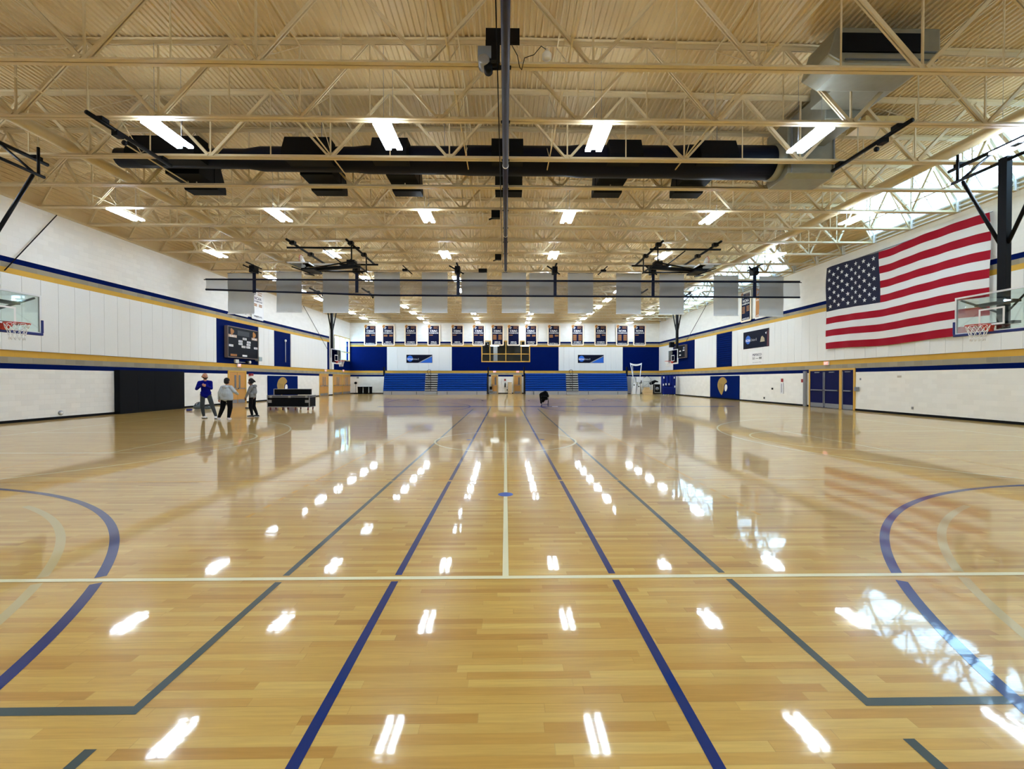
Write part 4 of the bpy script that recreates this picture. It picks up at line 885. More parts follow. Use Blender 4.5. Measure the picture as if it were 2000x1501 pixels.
def raised(s,Yc,label):
    t=thing('basketball_hoop',(s*10.1,Yc,7.3),label,'basketball hoop')
    for x in(s*10.3,s*7.5): MB().tube([(x,20.2,8.2),(x,24.5,8.2)],.055,10).build('ceiling_beam',BLKM,t)
    for y in(21.15,24.2): MB().tube([(s*10.75,y,8.1),(s*7.2,y,8.1)],.05,10).build('cross_beam',BLKM,t)
    for x in(s*10.3,s*7.5):
        for y in(20.8,22.7): MB().box(x-.12,x+.12,y-.12,y+.12,8.14,8.3).build('beam_clamp',BLKM,t)
    x0,x1=s*10.75,s*9.68; zt=7.36; y0,y1=Yc-.915,Yc+.915
    MB().box(x0,x1,y0+.03,y1-.03,zt-.006,zt+.006).build('backboard',GLS,t)
    m=MB(); e=.05; a,b=min(x0,x1),max(x0,x1)
    for c,d,f,g2 in((a,a+e,y0,y1),(b-e,b,y0,y1),(a,b,y0,y0+e),(a,b,y1-e,y1)): m.box(c,d,f,g2,zt-.03,zt+.03)
    m.build('backboard_frame',WPAINT,t)
    m=MB(); m.box(s*9.75,s*8.5,Yc-.25,Yc+.25,zt+.05,zt+.13); m.build('board_arm',WPAINT,t)
    rc=(s*10.45,Yc,zt+.39)
    m=MB(); m.tube([(rc[0],rc[1]+.235*math.cos(a),rc[2]+.235*math.sin(a)) for a in [2*math.pi*k/28 for k in range(28)]],.012,8,closed=True); m.build('rim',RED,t)
    MB().box(rc[0]-.08,rc[0]+.08,Yc-.09,Yc+.09,zt+.01,zt+.16).build('rim_bracket',RED,t)
    m=MB(); n=12
    for k in range(n):
        a=2*math.pi*k/n; p=Vector((rc[0],rc[1]+.232*math.cos(a),rc[2]+.232*math.sin(a)))
        q=Vector((rc[0]-s*.10,rc[1]+.17*math.cos(a+.2),rc[2]-.12+.13*math.sin(a+.2))); r2=Vector((rc[0]-s*.16,rc[1]+.12*math.cos(a-.2),rc[2]-.24+.07*math.sin(a)))
        m.tube([p,q,r2],.016,5)
    for (cc,ry,rz) in((Vector((rc[0]-s*.10,rc[1],rc[2]-.12)),.17,.13),(Vector((rc[0]-s*.16,rc[1],rc[2]-.24)),.12,.07)): m.tube([cc+Vector((0,ry*math.cos(a),rz*math.sin(a))) for a in [2*math.pi*k/16 for k in range(16)]],.008,4,closed=True)
    m.build('net',NET,t)
    MB().bar((s*10.2,Yc,7.22),(s*7.45,Yc,7.42),.16,.16).build('mast',BLKM,t)
    for d in(-1,1): MB().tube([(s*10.3,Yc+d*.1,7.2),(s*7.5,Yc+d*1.0,7.4)],.04,8).build('mast_brace',BLKM,t)
    m=MB(); m.box(s*10.25,s*9.6,Yc-.5,Yc+.5,7.12,7.2); m.bar((s*10.6,Yc-.7,7.2),(s*9.9,Yc-.2,7.0),.05,.05); m.bar((s*10.6,Yc+.7,7.2),(s*9.9,Yc+.2,7.0),.05,.05); m.build('backboard_mount',BLKM,t)
    MB().tube([(s*7.5,Yc-1.2,7.42),(s*7.5,Yc+1.2,7.42)],.045,8).build('hinge_bar',BLKM,t)
    for d in(-1.1,1.1): MB().tube([(s*7.5,Yc+d,7.42),(s*7.5,Yc+d,8.15)],.035,8).build('hinge_hanger',BLKM,t)
    MB().tube([(s*9.0,21.2,8.05),(s*8.3,Yc-.1,7.5)],.03,8).build('pull_strut',BLKM,t)
    m=MB(); m.box(s*7.7,s*8.1,Yc-.15,Yc+.25,7.5,7.72); m.build('winch',BLKM,t)
    return t
raised(-1,21.98,'basketball hoop folded up under the roof left of centre'); raised(1,21.98,'basketball hoop folded up under the roof right of centre')
def rope(sd,p,q,label):
    X=XL+.12 if sd=='L' else XR-.12
    m=MB().tube([(X,p[0],p[1]),(X,q[0],q[1])],.02,6); tag(m.build('hoist_cable',BLKM),label,'cable')
rope('L',on_x(590,597,XL),on_x(637,681,XL),'slanting dark hoist cable on the left wall near the far hoop'); rope('R',on_x(1385,591,XR),on_x(1342,667,XR),'slanting dark hoist cable on the right wall above the small scoreboard')
rope('L',on_x(105,420,XL),on_x(2,528,XL),'slanting dark hoist cable high on the near left wall')
# ================= bleachers =================
YB0=46.0
def bleacher(u0,ua,ub,u1,label,sidex):
    X=lambda u:on_y(u,750,YB0)[0]
    x0,xa_,xb_,x1=X(u0),X(ua),X(ub),X(u1); t=thing('bleacher',((x0+x1)/2,YB0,0),label,'bleachers','folded bleacher banks')
    zb_=.40; pitch=.241
    for (p,q) in((x0,xa_),(xb_,x1)):
        for k in range(8):
            z=zb_+pitch*k; y=YB0+.07*k; m=MB()
            m.prism([(y,z+.01),(y-.02,z+.03),(y-.02,z+.15),(y+.02,z+.215),(y+.5,z+.22),(y+.5,z+.01)],p,q,'x'); o=m.build('seat_row',SEAT,t)
            m=MB(); n=max(2,int((q-p)/.46)); 
            for j in range(1,n): xx=p+(q-p)*j/n; m.box(xx-.006,xx+.006,y-.023,y-.019,z+.04,z+.15)
            m.build('seat_joint',NAVY,o)
        m=MB().box(p,q,YB0+.02,YB0+.06,0,zb_); o=m.build('skirt_panel',SKIRT,t)
        m=MB()
        for xx in (p+(q-p)*.2,p+(q-p)*.8): m.box(xx-.02,xx+.02,YB0+.0,YB0+.03,.02,.34)
        m.build('skirt_seam',BLKM,o)
    m=MB().box(x0,x1,YB0+1.0,YF-.1,.3,2.25); m.build('deck_frame',BLACK,t)
    for k in range(8):
        z=.42+pitch*k; m=MB().box(xa_+.02,xb_-.02,YB0-.12+.07*k,YB0+.5,z+.03,z+.15); m.build('aisle_step',TREAD,t)
        m=MB().box(xa_+.02,xb_-.02,YB0+.05+.07*k,YB0+.5,z-.07,z+.03); m.build('step_riser',BLKM,t)
    for k in range(2): MB().box(xa_+.03,xb_-.03,YB0-.35+.15*k,YB0+.1,.03+.19*k,.17+.19*k).build('front_step',TREAD,t)
    xc=(xa_+xb_)/2
    m=MB(); m.tube([(xc,YB0-.12,.45),(xc,YB0-.12,2.45),(xc-.05,YB0-.12,2.68),(xc-.2,YB0-.12,2.72),(xc-.36,YB0-.12,2.6),(xc-.38,YB0-.12,2.42),(xc-.26,YB0-.12,2.3),(xc-.1,YB0-.12,2.4)],.022,8)
    for z in(.9,1.3,1.7,2.1): m.tube([(xc,YB0-.12,z),(xc-.28,YB0-.16,z+.08),(xc-.3,YB0-.16,z-.12),(xc,YB0-.12,z-.15)],.018,6)
    m.build('handrail',BLKM,t)
    for s,x in((-1,x0),(1,x1)):
        m=MB(); m.prism([(YB0+.1,.08),(YB0+.65,2.35),(YF-.1,2.35),(YF-.1,.08)],x+s*.0,x+s*.06,'x'); m.build('end_panel',BLACK,t)
        MB().box(x+s*.06,x+s*.2,YB0+.7,YB0+.95,2.0,3.05).build('curtain_bundle',BLACK,t)
    return t
bleacher(748.5,829.5,854,950.5,'blue folded bleachers on the left of the far wall',-1)
bleacher(1026.5,1106,1130,1226,'blue folded bleachers on the right of the far wall',1)
# ================= items at far wall =================
def rd(x0,x1,y0,y1,z0,z1,r=0): return MB().box(x0,x1,y0,y1,z0,z1)
YQ=49.2
def Xq(u,Y=YQ): return on_y(u,755,Y)[0]
def bin_(u0,u1,label,paper):
    x0,x1=Xq(u0),Xq(u1); xc=(x0+x1)/2; r=(x1-x0)/2; t=thing('waste_bin',(xc,YQ,0),label,'bin','black bins by far left wall')
    MB().lathe((xc,YQ,0),[(r*.82,0),(r*.85,.03),(r,.78),(r*1.04,.8),(r*.96,.81),(r*.9,.7)],20).build('body',BLACK,t)
    MB().lathe((xc,YQ,.8),[(r*1.05,-.02),(r*1.07,.02),(r*.95,.03)],20).build('rim_band',BLKM,t)
    if paper: m=MB(); m.prism([(xc-.12,.78),(xc+.14,.78),(xc+.1,1.0),(xc+.02,1.12),(xc-.06,.98)],YQ-.05,YQ+.05,'y'); m.build('white_liner',WHITE,t)
bin_(698.5,708.5,'black bin with white liner, left of three by the far left wall',True)
bin_(709.5,719.5,'black bin in the middle of three by the far left wall',False)
bin_(721,727,'black bin with white liner, right of three by the far left wall',True)
x=Xq(696.7); t=thing('pedestal_fan',(x,YQ-.3,0),'tall thin black stand beside the black bins','stand')
m=MB(); m.tube([(x,YQ-.3,.03),(x,YQ-.3,1.2)],.02,8); m.build('pole',BLKM,t); MB().lathe((x,YQ-.3,0),[(.2,0),(.2,.03),(.05,.05)],18).build('base',BLKM,t); MB().lathe((x,YQ-.35,1.25),[(.05,-.08),(.14,-.05),(.15,.05),(.06,.1)],16,axis='y').build('head',BLACK,t)
x=Xq(697.8); MB
o=dev('F',0,0,0,0,YF,0,'x',WHITE,'x','x') if False else None
m=MB(); a,z=on_y(699,737,YF); m.box(a-.12,a+.12,YF-.04,YF-.015,z-.1,z+.1); tag(m.build('wall_plate',STEEL),'small grey plate on wall above the black bins','plate')
# wall bay details between the bleachers
a,z=on_y(986.5,741.5,YF); m=MB(); m.box(a-.1,a+.1,YF-.03,YF-.015,z-.12,z+.12); tag(m.build('extinguisher_sign',RS),'small dark red sign on the white bay between far doors','sign')
a,z=on_y(986.5,751,YF); t=thing('fire_extinguisher',(a,YF-.12,z-.3),'slim dark hanging item below red sign on white bay','extinguisher'); MB().lathe((a,YF-.12,z-.3),[(.03,0),(.06,.03),(.06,.45),(.03,.52),(.02,.6)],12).build('body',BLKM,t); MB().box(a-.03,a+.03,YF-.06,YF-.015,z-.1,z+.1).build('bracket',STEEL,t)
x0,x1=on_y(992,760,49.5)[0],on_y(999.5,760,49.5)[0]; m=MB().box(x0,x1,49.3,49.75,0.01,1.32); o=m.build('pale_cabinet',mat('pale_wood',srgb(214,190,150),.6)); tag(o,'tall pale wooden box standing between the far doors','box')
MB().box(x0-.02,x1+.02,49.28,49.77,1.3,1.34).build('lid',mat('pale_wood_lid',srgb(190,165,125),.6),o)
a,z=on_y(990.5,761,YF); m=MB().box(a-.05,a+.05,YF-.1,YF-.015,z-.08,z+.08); tag(m.build('wall_box',BLKM),'small black box low on white bay between far doors','box')
a=on_y(958.5,760,48.8)[0]; t=thing('equipment_case',(a,48.8,0),'grey and black case at the right end of left bleachers','case'); MB().box(a-.18,a+.2,48.6,49,0,.5).build('case',STEEL,t); MB().box(a-.19,a+.21,48.59,49.01,.2,.26).build('band',BLKM,t); MB().box(a-.14,a+.16,48.65,48.95,.5,.85).build('top_box',BLACK,t)
# ---- right corner store of equipment ----
YR=47.5
def Xr(u,Y=YR): return on_y(u,755,Y)[0]
def Zr(v,Y=YR): return on_y(1240,v,Y)[1]
t=thing('folded_goal',(Xr(1240),YR,0),'white tubular folded goal frame with sagging net top','goal frame')
xl,xr=Xr(1231),Xr(1253); m=MB()
m.tube([(xl,YR,Zr(708.5)),(Xr(1237),YR,1.7),(Xr(1240),YR,.05)],.045,8); m.tube([(xr,YR,Zr(708.5)),(Xr(1249.5),YR,1.7),(Xr(1247),YR,.05)],.045,8); m.tube([(Xr(1238),YR+.5,Zr(712)),(Xr(1239),YR+.5,1.6)],.03,8)
m.build('post',WPAINT,t)
m=MB(); zt=Zr(708.5); n=10; vs_=[]
for i in range(n+1):
    f=i/n; x=xl+(xr-xl)*f; sag=.22*4*f*(1-f)
    vs_+=[(x,YR,zt-sag*.6),(x,YR,zt-.16-sag*.8)]
m.add(vs_,[(2*i,2*i+1,2*i+3,2*i+2) for i in range(n)]); m.build('net_strip',NET,t)
t=thing('leaning_board',(Xr(1232),YR+1,0),'large pale grey board leaning beside the right bleachers','board')
m=MB(); m.prism([(Xr(1226.5),.02),(Xr(1239),.02),(Xr(1240),1.95),(Xr(1230),1.95)],YR+1.3,YR+1.36,'y'); m.build('sheet',SKIRT,t); m=MB(); m.prism([(Xr(1226),.0),(Xr(1239.5),.0),(Xr(1239.5),.05),(Xr(1226),.05)],YR+1.28,YR+1.38,'y'); m.build('edge',BLKM,t)
def wedge(ua,ub,uc,ud,v,label,Y):
    t=thing('padded_wedge',(Xr((ua+ub)/2,Y),Y,0),label,'base pad','white base pads'); m=MB(); m.prism([(Xr(ua,Y),.02),(Xr(ub,Y),.02),(Xr(ud,Y),Zr(v,Y)),(Xr(uc,Y),Zr(v,Y))],Y,Y+.3,'y'); m.build('pad',WPAINT,t,bev=.03); m=MB().lathe((Xr(uc+1.5,Y),Y-.02,Zr(v,Y)-.25),[(.07,-.01),(.07,.02)],14,axis='y'); m.build('hole_ring',BLKM,t)
wedge(1233,1242,1237,1243,747,'white slanted base pad, left of two under the goal frame',46.4); wedge(1242,1250,1246,1250.5,750,'white slanted base pad, right of two under the goal frame',46.6)
t=thing('net_post_bundle',(Xr(1246),YR-.6,0),'bundle of grey net posts and straps inside the goal frame','net posts')
for ua,ub in((1238,1246),(1241,1248),(1250,1244),(1247,1250)): MB().tube([(Xr(ua),YR-.35,1.95),(Xr(ub),YR-.4,.05)],.035,8).build('post',STEEL,t)
MB().box(Xr(1239),Xr(1253),YR-.72,YR-.4,1.35,1.9).build('white_cover',WPAINT,t,bev=.04); MB().box(Xr(1247.5),Xr(1249),YR-.75,YR-.7,1.2,1.55).build('strap',BLKM,t)
t=thing('ball_cage',(Xr(1262),48,0),'grey wire cage cart with clear dome lid near the far right corner','cage cart')
m=MB(); xa1,xb1=Xr(1253,48),Xr(1269.5,48)
for x in(xa1,xb1):
    for y in(47.6,48.4): m.tube([(x,y,.05),(x,y,1.45)],.02,6)
m.build('frame_post',STEEL,t)
m=MB()
for z in(.2,.8,1.42): m.tube([(xa1,47.6,z),(xb1,47.6,z),(xb1,48.4,z),(xa1,48.4,z)],.016,6,closed=True)
m.tube([(xa1,47.6,.8),(xb1,47.6,1.42)],.012,5); m.build('rail',STEEL,t)
m=MB(); vs_=[];n=8
for i in range(n+1):
    a=math.pi*i/n; x=(xa1+xb1)/2-(xb1-xa1)/2*math.cos(a); z=1.45+.55*math.sin(a)
    vs_+=[(x,47.6,z),(x,48.4,z)]
m.add(vs_,[(2*i,2*i+1,2*i+3,2*i+2) for i in range(n)],0,True); m.build('dome_lid',GLS,t)
m=MB(); m.tube([(vs_[2*i][0],47.6,vs_[2*i][2]) for i in range(n+1)],.02,6); m.build('lid_hoop',STEEL,t)
CARD=mat('cardboard',srgb(206,178,134),.75); Yb=45.6
x0,x1=Xr(1258,Yb),Xr(1275,Yb); o=MB().box(x0,x1,Yb,Yb+.6,0,.53).build('cardboard_box',CARD); tag(o,'large cardboard box on the floor near the far right corner','box'); MB().box(x0,x1,Yb-.004,Yb,.24,.28).build('tape',mat('tape',srgb(180,150,105),.5),o)
x0,x1=Xr(1259.5,Yb),Xr(1269.5,Yb); o=MB().box(x0,x1,Yb+.05,Yb+.5,.535,.8).build('cardboard_box',CARD); tag(o,'smaller cardboard box stacked on top of the large one','box'); MB().box(x0+.1,x1-.1,Yb+.046,Yb+.05,.62,.68).build('tape',bpy.data.materials['tape'],o)
Ys=48.6; t=thing('loudspeaker',(Xr(1284,Ys),Ys,0),'black loudspeaker with round cone on the floor by blue cart','loudspeaker'); x0,x1=Xr(1278,Ys),Xr(1289.5,Ys)
MB().box(x0,x1,Ys,Ys+.5,0,1.1).build('cabinet',BLACK,t,bev=.03); MB().lathe(((x0+x1)/2,Ys-.01,.6),[(.2,-.01),(.2,.02),(.1,.05)],18,axis='y').build('cone',STEEL,t); m=MB(); m.box(x0,x1,Ys-.012,Ys-.002,.12,.2); m.box(x0,x0+.05,Ys-.012,Ys-.002,.2,1.0); m.build('trim_strip',STEEL,t)
m=MB(); m.tube([(Xr(1270,Ys),Ys+.1,.9),(Xr(1276,Ys),Ys+.1,1.05),(Xr(1280,Ys),Ys+.1,1.2),(Xr(1286,Ys),Ys+.1,1.12)],[.16,.2,.14,.06],12); o=m.build('duffel_bag',BLACK); tag(o,'black duffel bag on top of the loudspeaker','bag'); o.location.z+=.26
MB().tube([(Xr(1273,Ys),Ys-.05,1.08),(Xr(1277,Ys),Ys-.08,1.28),(Xr(1281,Ys),Ys-.05,1.22)],.02,6).build('strap',BLKM,o)
Yc_=44.3; t=thing('volleyball_pad_cart',(Xr(1306,Yc_),Yc_,0),'tall cart loaded with royal blue pole pads near the far right corner','pad cart'); BP=mat('royal_pad',srgb(2,22,100),.5,spec=.15)
xs=[Xr(1294,Yc_),Xr(1301,Yc_),Xr(1308,Yc_),Xr(1314,Yc_)]
for i,x in enumerate(xs): MB().tube([(x+.18,Yc_+.3,.2),(x+.18,Yc_+.3,2.05)],.21,14).build('upper_pad',BP,t)
MB().box(Xr(1293,Yc_),Xr(1312,Yc_),Yc_-.25,Yc_+.1,.1,.9).build('front_pad',BP,t,bev=.06); MB().box(Xr(1312,Yc_),Xr(1319.5,Yc_),Yc_-.1,Yc_+.5,.1,2.0).build('side_pad',BP,t,bev=.06)
for (u,z) in((1296,1.1),(1301,1.15),(1307,1.15),(1317,.9),(1297,1.85),(1316,1.85)): MB().box(Xr(u,Yc_)-.05,Xr(u,Yc_)+.05,Yc_+.02 if u<1312 else Yc_-.14,Yc_+.1,z-.1,z+.1).build('white_strap',WPAINT,t)
MB().box(Xr(1293,Yc_),Xr(1319,Yc_),Yc_-.2,Yc_+.5,.09,.12).build('platform',BLKM,t)
for u in(1295,1299.5,1304.5,1316): MB().lathe((Xr(u,Yc_),Yc_-.2,.05),[(.02,-.03),(.05,-.02),(.05,.02),(.02,.03)],14,axis='x').build('caster',WPAINT,t)
# scoreboard side horn box by far right hoop
a,z=on_y(1311.5,673,33.4); m=MB().box(a-.16,a+.16,33.2,33.5,z-.2,z+.2); o=m.build('shot_clock',BLACK); tag(o,'small black shot clock box on the far right hoop mast','shot clock'); MB().box(a+.16,13.3,33.0,33.1,z-.05,z+.05).build('bracket',BLKM,o)
# ================= chair with jacket =================
cx=on_y(1065,780,25.3)[0]; cy=25.6
t=thing('folding_chair',(cx,cy,0),'black folding chair alone on the court beyond the centre circle','chair')
for sx in(-1,1):
    MB().tube([(cx+sx*.21,cy-.2,.01),(cx+sx*.2,cy+.18,.82)],.012,8).build('leg',BLKM,t); MB().tube([(cx+sx*.19,cy+.22,.01),(cx+sx*.19,cy-.16,.46)],.012,8).build('leg',BLKM,t)
MB().box(cx-.2,cx+.2,cy-.2,cy+.17,.44,.465).build('seat',BLACK,t,bev=.01); MB().box(cx-.2,cx+.2,cy+.16,cy+.19,.62,.84).build('backrest',BLACK,t,bev=.01); MB().tube([(cx-.2,cy-.17,.15),(cx+.2,cy-.17,.15)],.009,6).build('cross_bar',BLKM,t)
def blob(name,m_,parts,parent=None,loc=None,vox=.02,sm=6,label=None,seed=0,amp=0):
    # parts: list of (p,q,r0,r1[,flat]) tapered capsules merged into one surface
    m=MB()
    for pt in parts:
        p,q,r0,r1=Vector(pt[0]),Vector(pt[1]),pt[2],pt[3]; fl=pt[4] if len(pt)>4 else (1,1)
        d=(q-p); L_=d.length
        if L_<1e-5: d=Vector((0,0,1)); L_=0
        else: d=d/L_
        a=Vector((1,0,0)) if abs(d.x)<.8 else Vector((0,1,0)); a=(a-d*a.dot(d)).normalized(); b=d.cross(a)
        if abs(b.y)<abs(a.y): a,b=b,a
        rings=[]
        for k in range(5): th=math.pi/2*(k/4.); rings.append((-r0*math.cos(th),r0*max(.02,math.sin(th))))
        for k in range(4,-1,-1): th=math.pi/2*(k/4.); rings.append((L_+r1*math.cos(th),r1*max(.02,math.sin(th))))
        n=14; vs_=[];fs=[]
        for h,r in rings:
            for k in range(n): t_=2*math.pi*k/n; vs_.append(p+d*h+a*(r*fl[0]*math.cos(t_))+b*(r*fl[1]*math.sin(t_)))
        for i in range(len(rings)-1):
            for k in range(n): fs.append((i*n+k,i*n+(k+1)%n,(i+1)*n+(k+1)%n,(i+1)*n+k))
        fs.append(tuple(range(n))[::-1]); fs.append(tuple((len(rings)-1)*n+k for k in range(n)))
        m.add(vs_,fs,0,True)
    o=m.build(name,m_,parent,loc=loc,label=label)
    rmd=o.modifiers.new('r','REMESH'); rmd.mode='VOXEL'; rmd.voxel_size=vox; rmd.use_smooth_shade=True
    if sm: s_=o.modifiers.new('s','SMOOTH'); s_.iterations=sm; s_.factor=.5
    return o
JK=mat('black_cloth',srgb(12,13,15),.9,spec=.1,bump=(9,.03,.2))
jk=blob('jacket',JK,[((cx-.16,cy+.2,.62),(cx+.12,cy+.2,.64),.13,.12),((cx-.17,cy+.22,.42),(cx-.02,cy+.22,.42),.12,.1),((cx-.2,cy+.18,.74),(cx+.05,cy+.18,.86),.09,.08),((cx-.22,cy+.2,.7),(cx-.2,cy+.24,.2),.1,.06),((cx-.1,cy+.22,.75),(cx-.08,cy+.26,.3),.12,.08),((cx+.1,cy+.2,.8),(cx+.18,cy+.1,.62),.1,.09),((cx+.0,cy+.2,.6),(cx+.12,cy+.16,.45),.13,.08),((cx-.1,cy-.05,.56),(cx+.1,cy-.05,.55),.09,.07)],loc=(cx,cy,.2),vox=.02,sm=4)
tag(jk,'black jacket heaped over the lone folding chair','jacket')
m=MB().box(cx+.42,cx+.75,cy-.3,cy-.15,.004,.008); tag(m.build('paper_sheet',WHITE),'white sheet lying on floor beside the lone chair','paper')
# ================= flight case =================
FY=22.4; fx0,fx1=on_y(521.5,785,FY)[0],on_y(604.5,785,FY)[0]
t=thing('flight_case',((fx0+fx1)/2,FY+.35,0),'long black wheeled flight case with open lid','flight case')
z0,z1=.16,.80; y0,y1=FY,FY+.75; ALU=mat('aluminium',srgb(170,172,178),.3,.8)
MB().box(fx0+.02,fx1-.02,y0+.01,y1,z0+.03,z1-.03).build('body',BLACK,t)
for z in(z0,z1-.05,z1-.12): m=MB(); m.box(fx0,fx1,y0-.005,y0+.03,z,z+.035); m.box(fx0,fx0+.03,y0,y1,z,z+.035); m.box(fx1-.03,fx1,y0,y1,z,z+.035); m.build('edge_rail',ALU,t)
m=MB()
for x in(fx0,fx1-.035): m.box(x,x+.035,y0-.005,y0+.03,z0,z1)
m.build('corner_rail',ALU,t)
MB().box(fx0+.04,fx1-.22,y0+.6,y0+.75,.8,1.1).build('lid',BLACK,t); m=MB(); m.box(fx0+.03,fx1-.2,y0+.59,y0+.76,1.09,1.115); m.box(fx0+.02,fx0+.06,y0+.59,y0+.76,.8,1.1); m.build('lid_rail',ALU,t)
for f in(.09,.53,.93):
    x=fx0+(fx1-fx0)*f; MB().box(x-.06,x+.06,y0-.02,y0-.005,.66,.78).build('latch',ALU,t)
for f in(.07,.94): x=fx0+(fx1-fx0)*f; MB().box(x-.09,x+.09,y0-.02,y0-.004,.4,.54).build('side_handle',ALU,t)
for x in(fx0+.12,fx1-.12,fx0+(fx1-fx0)*.35,fx0+(fx1-fx0)*.65):
    for y in(y0+.1,y1-.1): m=MB(); m.lathe((x,y,.06),[(.03,-.02),(.058,-.015),(.058,.015),(.03,.02)],14,axis='x'); m.box(x-.03,x+.03,y-.03,y+.03,.11,.165); m.build('caster',mat('caster_red',srgb(120,40,36),.5) if 'caster_red' not in bpy.data.materials else bpy.data.materials['caster_red'],t)
# bags and shoes by the wall
def Fl(u,v): return on_f(u,v)
x,y=Fl(387,799); GB=mat('grey_blue_bag',srgb(96,110,122),.8)
o=blob('backpack',GB,[((x-.1,y,.14),(x+.12,y,.13),.14,.12),((x,y+.05,.2),(x+.02,y+.05,.36),.12,.06)],loc=(x,y,0),vox=.02); tag(o,'grey backpack on the floor behind the man in blue','backpack')
MB().tube([(x-.1,y-.1,.15),(x-.05,y-.14,.3),(x+.05,y-.1,.38)],.02,6).build('strap',BLKM,o)
x,y=Fl(405,799); o=blob('gear_bag',GB,[((x-.08,y,.1),(x+.15,y,.1),.1,.09)],loc=(x,y,0),vox=.02); tag(o,'low grey bag on the floor between the two nearest people','bag'); MB().tube([(x-.1,y-.09,.15),(x,y-.11,.2),(x+.1,y-.09,.15)],.015,6).build('strap',BLKM,o)
x,y=Fl(370,802); o=blob('folded_cloth',mat('violet_cloth',srgb(64,62,140),.8),[((x-.1,y,.05),(x+.1,y,.06),.06,.05)],loc=(x,y,0),vox=.015); tag(o,'small violet bundle on the floor left of the grey backpack','cloth')
x,y=Fl(487,798)
for i,(dx,lab) in enumerate(((-.1,'left'),(.25,'right'))):
    o=blob('shoe',mat('dark_shoe',srgb(50,48,60),.7) if 'dark_shoe' not in bpy.data.materials else bpy.data.materials['dark_shoe'],[((x+dx-.08,y,.05),(x+dx+.08,y,.04),.045,.035)],loc=(x+dx,y,0),vox=.01); tag(o,'dark loose item on floor behind ponytailed person, %s one'%lab,'shoe')
# ================= people =================
SKIN=mat('skin',srgb(196,140,112),.55); SKIND=mat('skin_dark',srgb(110,72,54),.55); BEARD=mat('beard',srgb(58,38,30),.9); HAIR=mat('hair_black',srgb(18,15,15),.8)
def tuck(pts): return pts
def hand(J,w,dirv,thumb,curl,s=1.0):
    # palm plus five fingers as capsules, from the wrist w along dirv
    w=Vector(w); d=Vector(dirv).normalized(); th=Vector(thumb); th=(th-d*th.dot(d)).normalized(); c=Vector(curl).normalized()
    J.append((w,w+d*.07*s,.024*s,.032*s,(1.25,.7)))
    for i,(o_,L_) in enumerate(((.030,.065),(.010,.075),(-.010,.07),(-.030,.055))):
        b=w+d*.085*s+th*o_*s; k=b+(d*.8+c*.35).normalized()*L_*.55*s; e=k+(d*.35+c*.9).normalized()*L_*.5*s
        J.append((b,k,.0095*s,.0085*s)); J.append((k,e,.0085*s,.0075*s))
    b=w+d*.03*s+th*.03*s; k=b+(th*.7+d*.6).normalized()*.04*s; J.append((b,k,.011*s,.010*s)); J.append((k,k+(d*.8+c*.4).normalized()*.03*s,.010*s,.008*s))
